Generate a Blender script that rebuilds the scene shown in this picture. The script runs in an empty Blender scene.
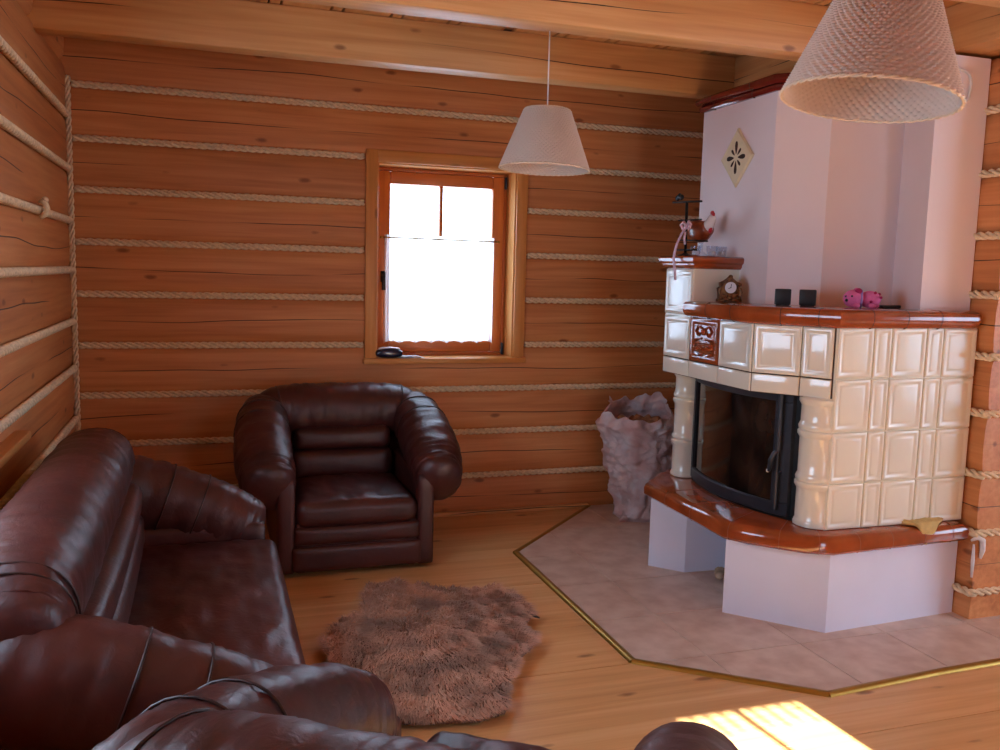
import bpy, bmesh, math, random
from mathutils import Vector, Matrix, noise
random.seed(7)
PI = math.pi
S = bpy.context.scene
COL = S.collection
V = Vector

# ------------------------------------------------------------------ materials
def nt(name):
    m = bpy.data.materials.new(name); m.use_nodes = True
    n = m.node_tree; n.nodes.clear()
    out = n.nodes.new('ShaderNodeOutputMaterial')
    b = n.nodes.new('ShaderNodeBsdfPrincipled')
    n.links.new(b.outputs[0], out.inputs[0])
    return m, n, b, out

def node(n, t, **kw):
    x = n.nodes.new(t)
    for k, v in kw.items():
        if k.startswith('i_'):
            x.inputs[k[2:].replace('_', ' ')].default_value = v
        else:
            setattr(x, k, v)
    return x

def lin(r, g, b):
    f = lambda c: (c / 255 / 12.92) if c / 255 <= .04045 else ((c / 255 + .055) / 1.055) ** 2.4
    return (f(r), f(g), f(b), 1)

def math_(n, op, a, b=None, clamp=False):
    m = n.nodes.new('ShaderNodeMath'); m.operation = op; m.use_clamp = clamp
    for i, x in enumerate((a, b)):
        if x is None: continue
        if isinstance(x, (int, float)): m.inputs[i].default_value = x
        else: n.links.new(x, m.inputs[i])
    return m.outputs[0]

def wood(name, dark, mid, light, rough=.4, crack=1.0, knots=1.0, vary=.16, coat=0.0, knot_scale=(3.1, 7.6, 7.6)):
    m, n, b, out = nt(name)
    L = n.links.new
    at = node(n, 'ShaderNodeAttribute', attribute_name='gc')
    sd = node(n, 'ShaderNodeAttribute', attribute_name='seed')
    cs = n.nodes.new('ShaderNodeCombineXYZ')
    L(math_(n, 'MULTIPLY', sd.outputs['Fac'], 37.7), cs.inputs[0])
    L(math_(n, 'MULTIPLY', sd.outputs['Fac'], 11.3), cs.inputs[1])
    L(math_(n, 'MULTIPLY', sd.outputs['Fac'], 23.9), cs.inputs[2])
    ad = node(n, 'ShaderNodeVectorMath', operation='ADD')
    L(at.outputs['Vector'], ad.inputs[0]); L(cs.outputs[0], ad.inputs[1])
    def mapped(sc):
        mp = n.nodes.new('ShaderNodeMapping'); mp.inputs['Scale'].default_value = sc
        L(ad.outputs[0], mp.inputs[0]); return mp.outputs[0]
    def nz(sc, det, dist=0):
        t = node(n, 'ShaderNodeTexNoise'); t.inputs['Scale'].default_value = 1
        t.inputs['Detail'].default_value = det; t.inputs['Distortion'].default_value = dist
        L(mapped(sc), t.inputs['Vector']); return t.outputs['Fac']
    fine = nz((1.6, 42, 42), 5, .3)
    broad = nz((.6, 9, 9), 3, .8)
    fac = math_(n, 'ADD', math_(n, 'MULTIPLY', fine, .42), math_(n, 'MULTIPLY', broad, .58))
    cr = n.nodes.new('ShaderNodeValToRGB')
    cr.color_ramp.elements[0].position = .3; cr.color_ramp.elements[0].color = dark
    cr.color_ramp.elements[1].position = .68; cr.color_ramp.elements[1].color = light
    e = cr.color_ramp.elements.new(.5); e.color = mid
    L(fac, cr.inputs[0])
    wn = node(n, 'ShaderNodeTexWhiteNoise', noise_dimensions='1D')
    L(math_(n, 'MULTIPLY', sd.outputs['Fac'], 91.7), wn.inputs['W'])
    tone = math_(n, 'ADD', math_(n, 'MULTIPLY', wn.outputs['Value'], vary * 2), 1 - vary)
    mul = node(n, 'ShaderNodeVectorMath', operation='SCALE')
    L(cr.outputs[0], mul.inputs[0]); L(tone, mul.inputs['Scale'])
    col = mul.outputs[0]
    bumpsrc = math_(n, 'MULTIPLY', fine, .35)
    if knots:
        vo = node(n, 'ShaderNodeTexVoronoi'); vo.inputs['Scale'].default_value = 1
        L(mapped(knot_scale), vo.inputs['Vector'])
        jit = nz((30, 60, 60), 2)
        dd = math_(n, 'ADD', vo.outputs['Distance'], math_(n, 'MULTIPLY', jit, .06))
        mr = node(n, 'ShaderNodeMapRange'); mr.clamp = True
        mr.inputs['From Min'].default_value = .09; mr.inputs['From Max'].default_value = .16
        mr.inputs['To Min'].default_value = .85 * knots; mr.inputs['To Max'].default_value = 0
        L(dd, mr.inputs['Value'])
        mx = node(n, 'ShaderNodeMix', data_type='RGBA')
        L(mr.outputs[0], mx.inputs['Factor']); L(col, mx.inputs['A'])
        mx.inputs['B'].default_value = (dark[0] * .42, dark[1] * .33, dark[2] * .3, 1)
        col = mx.outputs['Result']
    if crack:
        sp = n.nodes.new('ShaderNodeSeparateXYZ'); L(at.outputs['Vector'], sp.inputs[0])
        al = math_(n, 'ADD', sp.outputs[0], math_(n, 'MULTIPLY', sd.outputs['Fac'], 53.1))
        def n1(scale, off):
            t = node(n, 'ShaderNodeTexNoise', noise_dimensions='1D')
            t.inputs['Scale'].default_value = scale; t.inputs['Detail'].default_value = 3
            L(math_(n, 'ADD', al, off), t.inputs['W']); return t.outputs['Fac']
        c = math_(n, 'MULTIPLY', math_(n, 'SUBTRACT', n1(.35, 3.3), .5), .12)
        w = math_(n, 'MULTIPLY', math_(n, 'MAXIMUM', math_(n, 'SUBTRACT', n1(.5, 17.), .42), 0), .03 * crack)
        w = math_(n, 'MINIMUM', w, .003)
        d = math_(n, 'ABSOLUTE', math_(n, 'SUBTRACT', sp.outputs[1], c))
        msk = math_(n, 'MULTIPLY', math_(n, 'SUBTRACT', w, d), 900, True)
        mx = node(n, 'ShaderNodeMix', data_type='RGBA')
        L(msk, mx.inputs['Factor']); L(col, mx.inputs['A'])
        mx.inputs['B'].default_value = (.035, .014, .006, 1)
        col = mx.outputs['Result']
        bumpsrc = math_(n, 'SUBTRACT', bumpsrc, math_(n, 'MULTIPLY', msk, 1.5))
    L(col, b.inputs['Base Color'])
    b.inputs['Roughness'].default_value = rough
    b.inputs['Specular IOR Level'].default_value = .4
    b.inputs['Coat Weight'].default_value = coat; b.inputs['Coat Roughness'].default_value = .22
    bp = node(n, 'ShaderNodeBump'); bp.inputs['Strength'].default_value = .22; bp.inputs['Distance'].default_value = .004
    L(bumpsrc, bp.inputs['Height']); L(bp.outputs[0], b.inputs['Normal'])
    return m

def plain(name, col, rough=.5, metal=0, bump=0, bscale=60, mottle=0, mscale=6, coat=0, spec=.5, coat_rough=.05, alt=None, vec='Object'):
    m, n, b, out = nt(name)
    L = n.links.new
    tc = n.nodes.new('ShaderNodeTexCoord')
    b.inputs['Base Color'].default_value = col
    if mottle or alt:
        t = node(n, 'ShaderNodeTexNoise'); t.inputs['Scale'].default_value = mscale; t.inputs['Detail'].default_value = 5
        L(tc.outputs[vec], t.inputs['Vector'])
        r = n.nodes.new('ShaderNodeValToRGB')
        a = alt or tuple(c * (1 - mottle) for c in col[:3]) + (1,)
        r.color_ramp.elements[0].position = .32; r.color_ramp.elements[0].color = a
        r.color_ramp.elements[1].position = .64; r.color_ramp.elements[1].color = col
        L(t.outputs['Fac'], r.inputs[0]); L(r.outputs[0], b.inputs['Base Color'])
    b.inputs['Roughness'].default_value = rough; b.inputs['Metallic'].default_value = metal
    b.inputs['Specular IOR Level'].default_value = spec
    b.inputs['Coat Weight'].default_value = coat; b.inputs['Coat Roughness'].default_value = coat_rough
    if bump:
        t = node(n, 'ShaderNodeTexNoise'); t.inputs['Scale'].default_value = bscale; t.inputs['Detail'].default_value = 4
        L(tc.outputs[vec], t.inputs['Vector'])
        bp = node(n, 'ShaderNodeBump'); bp.inputs['Strength'].default_value = bump; bp.inputs['Distance'].default_value = .006
        L(t.outputs['Fac'], bp.inputs['Height']); L(bp.outputs[0], b.inputs['Normal'])
    return m

def glass_mat(name, tint=(1, 1, 1, 1), gloss=.06):
    m, n, b, out = nt(name); n.nodes.remove(b)
    tr = n.nodes.new('ShaderNodeBsdfTransparent'); tr.inputs[0].default_value = tint
    gl = n.nodes.new('ShaderNodeBsdfGlossy'); gl.inputs['Roughness'].default_value = .01
    lw = n.nodes.new('ShaderNodeLayerWeight'); lw.inputs[0].default_value = .5
    fr = math_(n, 'ADD', math_(n, 'MULTIPLY', math_(n, 'POWER', lw.outputs['Facing'], 5), .8), .04)
    mx = n.nodes.new('ShaderNodeMixShader')
    n.links.new(fr, mx.inputs[0]); n.links.new(tr.outputs[0], mx.inputs[1]); n.links.new(gl.outputs[0], mx.inputs[2])
    n.links.new(mx.outputs[0], out.inputs[0]); return m

def cloth_mat(name, col, transl=.5, transp=.0, rough=.9):
    m, n, b, out = nt(name)
    b.inputs['Base Color'].default_value = col; b.inputs['Roughness'].default_value = rough
    tl = n.nodes.new('ShaderNodeBsdfTranslucent'); tl.inputs[0].default_value = col
    mx = n.nodes.new('ShaderNodeMixShader'); mx.inputs[0].default_value = transl
    n.links.new(b.outputs[0], mx.inputs[1]); n.links.new(tl.outputs[0], mx.inputs[2])
    last = mx
    if transp:
        tr = n.nodes.new('ShaderNodeBsdfTransparent')
        m2 = n.nodes.new('ShaderNodeMixShader'); m2.inputs[0].default_value = transp
        n.links.new(mx.outputs[0], m2.inputs[1]); n.links.new(tr.outputs[0], m2.inputs[2]); last = m2
    n.links.new(last.outputs[0], out.inputs[0]); return m

def leather():
    m, n, b, out = nt('oxblood_leather'); L = n.links.new
    tc = n.nodes.new('ShaderNodeTexCoord')
    t0 = node(n, 'ShaderNodeTexNoise'); t0.inputs['Scale'].default_value = 4; t0.inputs['Detail'].default_value = 4
    L(tc.outputs['Object'], t0.inputs['Vector'])
    r = n.nodes.new('ShaderNodeValToRGB')
    r.color_ramp.elements[0].position = .3; r.color_ramp.elements[0].color = (.042, .0095, .0078, 1)
    r.color_ramp.elements[1].position = .7; r.color_ramp.elements[1].color = (.082, .0185, .0145, 1)
    L(t0.outputs['Fac'], r.inputs[0]); L(r.outputs[0], b.inputs['Base Color'])
    b.inputs['Roughness'].default_value = .40; b.inputs['Specular IOR Level'].default_value = .5
    t1 = node(n, 'ShaderNodeTexNoise'); t1.inputs['Scale'].default_value = 26; t1.inputs['Detail'].default_value = 6; t1.inputs['Distortion'].default_value = 1.2
    L(tc.outputs['Object'], t1.inputs['Vector'])
    t2 = node(n, 'ShaderNodeTexVoronoi'); t2.inputs['Scale'].default_value = 260
    L(tc.outputs['Object'], t2.inputs['Vector'])
    h = math_(n, 'ADD', math_(n, 'MULTIPLY', t1.outputs['Fac'], 1.0), math_(n, 'MULTIPLY', t2.outputs['Distance'], .05))
    bp = node(n, 'ShaderNodeBump'); bp.inputs['Strength'].default_value = .4; bp.inputs['Distance'].default_value = .0045
    L(h, bp.inputs['Height']); L(bp.outputs[0], b.inputs['Normal'])
    return m

M = {}
M['log'] = wood('log_pine', lin(174, 106, 58), lin(200, 130, 76), lin(214, 150, 94), rough=.5, crack=1, knots=.9, vary=.10)
M['beam'] = wood('beam_pine', lin(194, 134, 78), lin(212, 156, 96), lin(226, 176, 118), rough=.45, crack=.8, knots=.9, vary=.06)
M['casing'] = wood('casing_pine', lin(190, 120, 58), lin(208, 140, 72), lin(222, 158, 90), rough=.4, crack=0, knots=.5, vary=.05)
M['sash'] = wood('stained_sash', lin(178, 96, 44), lin(200, 114, 56), lin(214, 130, 66), rough=.35, crack=0, knots=0, vary=.04)
M['floor'] = wood('floor_pine', lin(204, 148, 90), lin(222, 168, 108), lin(234, 188, 130), rough=.32, crack=0, knots=1.0, vary=.07, coat=.25, knot_scale=(2.4, 7, 7))
M['rope'] = plain('hemp_rope', lin(246, 222, 182), rough=.9, bump=.4, bscale=180, mottle=.25, mscale=50)
M['leather'] = leather()
M['leather_dark'] = plain('leather_piping', (.03, .009, .007, 1), rough=.4)
M['plaster'] = plain('white_plaster', lin(230, 234, 250), rough=.85, bump=.12, bscale=40, mottle=.05, mscale=3)  # faint blue in the white stands in for cool skylight on the base
M['hood'] = plain('pinkish_plaster', lin(238, 228, 228), rough=.8, bump=.05, bscale=30, mottle=.03, mscale=2)
M['cream'] = plain('cream_glaze', lin(230, 225, 204), rough=.3, bump=.05, bscale=9, coat=.2, mottle=.05, mscale=5)
M['gloss'] = plain('cream_gloss_glaze', lin(232, 228, 210), rough=.12, bump=.05, bscale=9, coat=.6, mottle=.04, mscale=5)
M['brown'] = plain('brown_glaze', lin(168, 80, 40), rough=.13, bump=.10, bscale=12, coat=.7, mottle=.35, mscale=7)
M['crown'] = plain('crown_glaze', lin(118, 34, 26), rough=.13, bump=.08, bscale=12, coat=.7, mottle=.25, mscale=8)
M['grout'] = plain('dark_joint', lin(60, 38, 26), rough=.9, mottle=.3, mscale=30)
M['iron'] = plain('cast_iron', lin(52, 54, 62), rough=.45, metal=.3, bump=.1, bscale=120, mottle=.2, mscale=20)
M['black_iron'] = plain('black_iron', lin(24, 23, 24), rough=.5, metal=.3, mottle=.3, mscale=40)
M['soot'] = plain('sooty_glass', lin(20, 15, 13), rough=.08, alt=lin(56, 40, 32), mscale=5, coat=.3, spec=.5)
M['firebox'] = plain('firebox_steel', lin(18, 17, 18), rough=.6, mottle=.3, mscale=20)
M['tile'] = plain('hearth_tile', lin(214, 191, 173), rough=.42, alt=lin(194, 164, 144), mscale=9, bump=.06, bscale=30)
M['tilegrout'] = plain('tile_grout', lin(226, 212, 198), rough=.9, mottle=.15, mscale=30)
M['benchjoint'] = plain('bench_joint', lin(150, 84, 54), rough=.8, mottle=.2, mscale=30)
M['brass'] = plain('brass_strip', lin(176, 136, 58), rough=.38, metal=.75, mottle=.1, mscale=20)
M['glass'] = glass_mat('window_glass')
M['sheer'] = cloth_mat('sheer_cloth', (.93, .93, .95, 1), .7, .2)
M['lace'] = cloth_mat('lace_cloth', (.9, .88, .84, 1), .6, .62)
M['wicker'] = cloth_mat('wicker', lin(236, 216, 198), .34, 0, .75)
M['wickerrim'] = plain('wicker_rim', lin(232, 208, 178), rough=.7, bump=.4, bscale=120, mottle=.15, mscale=30)
M['cord'] = plain('white_cord', lin(226, 222, 216), rough=.6, mottle=.05, mscale=40)
M['bulb'] = plain('white_bulb', lin(238, 236, 228), rough=.25, mottle=.03, mscale=10)
M['fur'] = None
M['black'] = plain('black_plastic', lin(24, 24, 28), rough=.5, bump=.05, bscale=90, mottle=.2, mscale=30)
M['pink'] = plain('pink_plush', lin(232, 120, 176), rough=.9, bump=.6, bscale=220, mottle=.12, mscale=60)
M['pinkdk'] = plain('magenta_felt', lin(170, 36, 90), rough=.9, bump=.4, bscale=200, mottle=.15, mscale=60)
M['violet'] = plain('violet_ribbon', lin(150, 130, 190), rough=.7, bump=.2, bscale=150, mottle=.15, mscale=60)
M['gold'] = plain('antique_gold', lin(136, 92, 48), rough=.4, metal=.5, bump=.5, bscale=90, alt=lin(60, 34, 24), mscale=45)
M['dial'] = plain('clock_dial', lin(232, 232, 236), rough=.3, mottle=.04, mscale=20)
M['yellow'] = plain('yellow_cloth', lin(222, 190, 120), rough=.9, bump=.5, bscale=160, mottle=.2, mscale=30)
M['navy'] = plain('navy_case', lin(28, 32, 62), rough=.25, mottle=.2, mscale=20, coat=.4)
M['paper'] = plain('paper', lin(226, 220, 210), rough=.8, alt=lin(180, 176, 180), mscale=25)
M['hen'] = plain('hen_glaze', lin(160, 74, 34), rough=.3, coat=.4, alt=lin(120, 50, 26), mscale=30)
M['white'] = plain('white_glaze', lin(234, 226, 222), rough=.25, coat=.3, mottle=.05, mscale=20)
M['red'] = plain('red_glaze', lin(206, 30, 40), rough=.3, coat=.3, mottle=.15, mscale=30)
M['ribbon'] = plain('checked_ribbon', lin(236, 216, 220), rough=.7, alt=lin(206, 130, 150), mscale=120)
M['ceramic'] = plain('cream_ceramic', lin(230, 220, 182), rough=.35, coat=.3, mottle=.08, mscale=20)
M['woodchip'] = plain('bark', lin(206, 180, 150), rough=.9, bump=.5, bscale=60, mottle=.4, mscale=30)
M['crystal'] = glass_mat('crystal_glass', (.86, .88, .92, 1))
M['tag'] = plain('black_tag', lin(22, 20, 24), rough=.5, mottle=.3, mscale=60)
M['hide'] = plain('hide_leather', lin(120, 84, 64), rough=.9, bump=.3, bscale=60, mottle=.2, mscale=20)
M['foam'] = plain('white_foam', lin(226, 222, 220), rough=.9, bump=.6, bscale=60, mottle=.1, mscale=40)
M['sackfill'] = plain('kindling', lin(186, 130, 88), rough=.9, bump=.6, bscale=40, alt=lin(130, 80, 50), mscale=30)

def bag_mat():
    m = cloth_mat('plastic_sack', lin(232, 196, 190), .28, .06, .38)
    n = m.node_tree; b = next(x for x in n.nodes if x.type == 'BSDF_PRINCIPLED')
    tc = n.nodes.new('ShaderNodeTexCoord')
    t = node(n, 'ShaderNodeTexNoise'); t.inputs['Scale'].default_value = 7; t.inputs['Detail'].default_value = 3
    n.links.new(tc.outputs['Object'], t.inputs['Vector'])
    r = n.nodes.new('ShaderNodeValToRGB')
    r.color_ramp.elements[0].position = .36; r.color_ramp.elements[0].color = lin(236, 204, 200)
    r.color_ramp.elements[1].position = .6; r.color_ramp.elements[1].color = lin(250, 244, 246)
    n.links.new(t.outputs['Fac'], r.inputs[0]); n.links.new(r.outputs[0], b.inputs['Base Color'])
    t2 = node(n, 'ShaderNodeTexNoise'); t2.inputs['Scale'].default_value = 26; t2.inputs['Detail'].default_value = 4; t2.inputs['Distortion'].default_value = 1.5
    n.links.new(tc.outputs['Object'], t2.inputs['Vector'])
    bp = node(n, 'ShaderNodeBump'); bp.inputs['Strength'].default_value = .9; bp.inputs['Distance'].default_value = .018
    n.links.new(t2.outputs['Fac'], bp.inputs['Height']); n.links.new(bp.outputs[0], b.inputs['Normal'])
    return m
M['bag'] = bag_mat()

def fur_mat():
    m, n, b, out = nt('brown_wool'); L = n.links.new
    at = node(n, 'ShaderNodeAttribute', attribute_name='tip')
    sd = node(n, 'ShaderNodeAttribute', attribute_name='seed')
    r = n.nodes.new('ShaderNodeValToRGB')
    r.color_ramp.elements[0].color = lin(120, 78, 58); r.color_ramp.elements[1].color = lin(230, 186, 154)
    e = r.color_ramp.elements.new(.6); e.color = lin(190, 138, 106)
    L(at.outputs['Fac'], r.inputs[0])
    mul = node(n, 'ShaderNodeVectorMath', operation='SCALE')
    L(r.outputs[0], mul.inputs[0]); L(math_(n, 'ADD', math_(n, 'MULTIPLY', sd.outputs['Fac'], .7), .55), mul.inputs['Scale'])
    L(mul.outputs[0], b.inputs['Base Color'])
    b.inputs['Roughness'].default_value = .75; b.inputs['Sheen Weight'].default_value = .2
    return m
M['fur'] = fur_mat()

# ------------------------------------------------------------------ mesh helpers
def newbm():
    bm = bmesh.new()
    bm.verts.layers.float_vector.new('gc'); bm.verts.layers.float.new('seed')
    return bm

def obj(name, bm, mat, parent=None, off=None, smooth=False, kind=None, label=None):
    if off is not None:
        bmesh.ops.translate(bm, verts=bm.verts, vec=-V(off))
    bmesh.ops.recalc_face_normals(bm, faces=bm.faces)
    me = bpy.data.meshes.new(name); bm.to_mesh(me); bm.free()
    o = bpy.data.objects.new(name, me); COL.objects.link(o)
    for mm in (mat if isinstance(mat, (list, tuple)) else [mat]): me.materials.append(mm)
    if smooth:
        for p in me.polygons: p.use_smooth = True
        if smooth != 'all':
            try: me.set_sharp_from_angle(angle=math.radians(40))
            except Exception: pass
    if parent is not None: o.parent = parent
    if kind: o['kind'] = kind
    if label: o['label'] = label
    return o

def thing(name, label, cat, loc=(0, 0, 0), rz=0, group=None):
    o = bpy.data.objects.new(name, None); COL.objects.link(o)
    o.empty_display_size = .1; o.location = loc; o.rotation_euler = (0, 0, rz)
    o['label'] = label; o['category'] = cat
    if group: o['group'] = group
    return o

def tag(o, label, cat, group=None):
    o['label'] = label; o['category'] = cat
    if group: o['group'] = group
    return o

def setgc(bm, verts, axis, c, seed):
    g = bm.verts.layers.float_vector['gc']; s = bm.verts.layers.float['seed']
    oth = [(1, 2), (0, 2), (0, 1)][axis]
    if axis == 0: oth = (2, 1)
    if axis == 1: oth = (2, 0)
    for v in verts:
        p = v.co
        v[g] = V((p[axis], p[oth[0]] - c[oth[0]], p[oth[1]] - c[oth[1]])); v[s] = seed

def box(bm, lo, hi, axis=None, seed=None, bev=0, seg=2):
    lo = V(lo); hi = V(hi)
    c = (lo + hi) / 2; s = hi - lo
    r = bmesh.ops.create_cube(bm, size=1, matrix=Matrix.Translation(c) @ Matrix.Diagonal((s.x, s.y, s.z, 1)))
    vs = r['verts']
    if bev:
        es = list({e for v in vs for e in v.link_edges})
        rr = bmesh.ops.bevel(bm, geom=es, offset=bev, segments=seg, affect='EDGES', profile=.5)
        vs = list({v for f in rr['faces'] for v in f.verts} | {v for v in vs if v.is_valid})
    if axis is None: axis = max(range(3), key=lambda i: s[i])
    setgc(bm, vs, axis, c, random.random() if seed is None else seed)
    return vs

def prism(bm, poly, z0, z1):
    a = [bm.verts.new((p[0], p[1], z0)) for p in poly]; b = [bm.verts.new((p[0], p[1], z1)) for p in poly]
    n = len(poly)
    bm.faces.new(a[::-1]); bm.faces.new(b)
    for i in range(n): bm.faces.new((a[i], a[(i + 1) % n], b[(i + 1) % n], b[i]))

def area2(poly): return sum(poly[i][0] * poly[(i + 1) % len(poly)][1] - poly[(i + 1) % len(poly)][0] * poly[i][1] for i in range(len(poly)))

def offset_poly(poly, d):
    n = len(poly); sg = 1 if area2(poly) > 0 else -1; out = []
    for i in range(n):
        p0, p1, p2 = V(poly[i - 1]), V(poly[i]), V(poly[(i + 1) % n])
        e1 = (p1 - p0).normalized(); e2 = (p2 - p1).normalized()
        n1 = V((e1.y, -e1.x)) * sg; n2 = V((e2.y, -e2.x)) * sg
        k = 1 + n1.dot(n2)
        out.append(p1 + (n1 + n2) * (d / max(k, .35)))
    return out

def solid_profile(bm, poly, prof):
    loops = []
    for d, z in prof:
        q = offset_poly(poly, d)
        loops.append([bm.verts.new((p.x, p.y, z)) for p in q])
    n = len(poly)
    bm.faces.new(loops[0][::-1]); bm.faces.new(loops[-1])
    for a, b in zip(loops, loops[1:]):
        for i in range(n): bm.faces.new((a[i], a[(i + 1) % n], b[(i + 1) % n], b[i]))

def joint(bm, poly, edge, t, prof, w=.0035, extra=.0012, top=0):
    n = len(poly); sg = 1 if area2(poly) > 0 else -1
    p0, p1 = V(poly[edge]), V(poly[(edge + 1) % n]); e = (p1 - p0).normalized(); nr = V((e.y, -e.x)) * sg
    c = p0.lerp(p1, t); rows = []
    pr = [(d + extra, z) for d, z in prof]
    if top: pr = pr + [(prof[-1][0] - top, prof[-1][1] + extra)]; pr[-2] = (prof[-1][0], prof[-1][1] + extra)
    for d, z in pr:
        q = c + nr * d
        rows.append((bm.verts.new((q.x - e.x * w / 2, q.y - e.y * w / 2, z)), bm.verts.new((q.x + e.x * w / 2, q.y + e.y * w / 2, z))))
    back = []
    for d, z in pr:
        q = c + nr * (d - .003)
        back.append((bm.verts.new((q.x - e.x * w / 2, q.y - e.y * w / 2, z - .003)), bm.verts.new((q.x + e.x * w / 2, q.y + e.y * w / 2, z - .003))))
    for i in range(len(rows) - 1):
        bm.faces.new((rows[i][0], rows[i][1], rows[i + 1][1], rows[i + 1][0]))
        bm.faces.new((back[i][0], rows[i][0], rows[i + 1][0], back[i + 1][0]))
        bm.faces.new((rows[i][1], back[i][1], back[i + 1][1], rows[i + 1][1]))

def tube(bm, pts, r, seg=8, cap=True):
    pts = [V(p) for p in pts]; n = len(pts); rings = []
    up = V((0, 0, 1)); prev = None
    for i, p in enumerate(pts):
        t = (pts[min(i + 1, n - 1)] - pts[max(i - 1, 0)]).normalized()
        if prev is None:
            a = t.cross(up)
            if a.length < .05: a = t.cross(V((1, 0, 0)))
            a.normalize()
        else:
            a = prev - t * prev.dot(t)
            a.normalize()
        prev = a; b = t.cross(a)
        rr = r[i] if isinstance(r, (list, tuple)) else r
        rings.append([bm.verts.new(p + a * rr * math.cos(2 * PI * k / seg) + b * rr * math.sin(2 * PI * k / seg)) for k in range(seg)])
    for a, b in zip(rings, rings[1:]):
        for k in range(seg): bm.faces.new((a[k], a[(k + 1) % seg], b[(k + 1) % seg], b[k]))
    if cap:
        bm.faces.new(rings[0][::-1]); bm.faces.new(rings[-1])

def rope(bm, p0, p1, R=.0205, pitch=.135, seg=7, steps=11):
    p0 = V(p0); p1 = V(p1); d = p1 - p0; Ln = d.length; t = d / Ln
    a = t.cross(V((0, 0, 1)))
    if a.length < .1: a = t.cross(V((0, 1, 0)))
    a.normalize(); b = t.cross(a)
    n = max(3, int(Ln / pitch * steps)); ph0 = random.random() * 6
    for s in range(3):
        pts = []
        for i in range(n + 1):
            u = i / n; ph = ph0 + 2 * PI * (s / 3 + u * Ln / pitch)
            pts.append(p0 + d * u + (a * math.cos(ph) + b * math.sin(ph)) * R * .58)
        tube(bm, pts, R * .43, seg)

def lathe(bm, prof, c=(0, 0, 0), seg=24, cap=True):
    c = V(c); rings = []
    for r, z in prof:
        rings.append([bm.verts.new(c + V((r * math.cos(2 * PI * k / seg), r * math.sin(2 * PI * k / seg), z))) for k in range(seg)])
    for a, b in zip(rings, rings[1:]):
        for k in range(seg): bm.faces.new((a[k], a[(k + 1) % seg], b[(k + 1) % seg], b[k]))
    if cap: bm.faces.new(rings[0][::-1]); bm.faces.new(rings[-1])

def ball(bm, c, r, u=16, v=10):
    r = V((r, r, r)) if isinstance(r, (int, float)) else V(r)
    bmesh.ops.create_uvsphere(bm, u_segments=u, v_segments=v, radius=1, matrix=Matrix.Translation(V(c)) @ Matrix.Diagonal((r.x, r.y, r.z, 1)))

def catmull(P, n):
    out = []; m = len(P)
    for i in range(n):
        f = i / (n - 1) * (m - 1); k = min(int(f), m - 2); t = f - k
        g = lambda j: P[max(0, min(m - 1, j))]
        r = []
        for a, b, c, d in zip(g(k - 1), g(k), g(k + 1), g(k + 2)):
            r.append(.5 * (2 * b + (c - a) * t + (2 * a - 5 * b + 4 * c - d) * t * t + (3 * b - a - 3 * c + d) * t ** 3))
        out.append(r)
    return out

def loft(bm, P, ref, n=40, seg=32, ex=.85, wr=.006, wfreq=9, seed=0, cap=.7, capn=5, capb=None):
    """soft roll along control points (x,y,z,r_side,r_up)"""
    Q = catmull(P, n); pts = [V(q[:3]) for q in Q]; rad = [(q[3], q[4]) for q in Q]
    ref = V(ref); rings = []; s = 0; centers = []
    fr = []
    for i in range(n):
        t = (pts[min(i + 1, n - 1)] - pts[max(i - 1, 0)]).normalized()
        sd = (ref - t * ref.dot(t)).normalized(); up = sd.cross(t)
        fr.append((t, sd, up))
    items = []
    capb = cap if capb is None else capb
    for k in range(capn, 0, -1):
        a = k / (capn + .35) * PI / 2
        items.append((pts[0] - fr[0][0] * math.sin(a) * cap * min(rad[0]), fr[0], math.cos(a), rad[0]))
    for i in range(n): items.append((pts[i], fr[i], 1, rad[i]))
    for k in range(1, capn + 1):
        a = k / (capn + .35) * PI / 2
        items.append((pts[-1] + fr[-1][0] * math.sin(a) * capb * min(rad[-1]), fr[-1], math.cos(a), rad[-1]))
    last = None
    for (p, (t, sd, up), f, (ra, rb)) in items:
        if last is not None: s += (p - last).length
        last = p; ring = []
        for k in range(seg):
            th = 2 * PI * k / seg; c, sn = math.cos(th), math.sin(th)
            cx = math.copysign(abs(c) ** ex, c); sx = math.copysign(abs(sn) ** ex, sn)
            w1 = noise.noise(V((s * wfreq, math.cos(th) * .8 + seed, math.sin(th) * .8)))
            w2 = noise.noise(V((s * wfreq * 2.7 + c * .8, c * 1.4 + seed + 9, sn * 1.4)))
            dd = wr * (w1 * 1.1 - max(0, 1 - abs(w2) * 5) * .9)
            ring.append(bm.verts.new(p + sd * (ra * f * cx + dd * cx * min(1, f * 2)) + up * (rb * f * sx + dd * sx * min(1, f * 2))))
        rings.append(ring)
    for a, b in zip(rings, rings[1:]):
        for k in range(seg): bm.faces.new((a[k], a[(k + 1) % seg], b[(k + 1) % seg], b[k]))
    bm.faces.new(rings[0][::-1]); bm.faces.new(rings[-1])
    return rings

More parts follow.
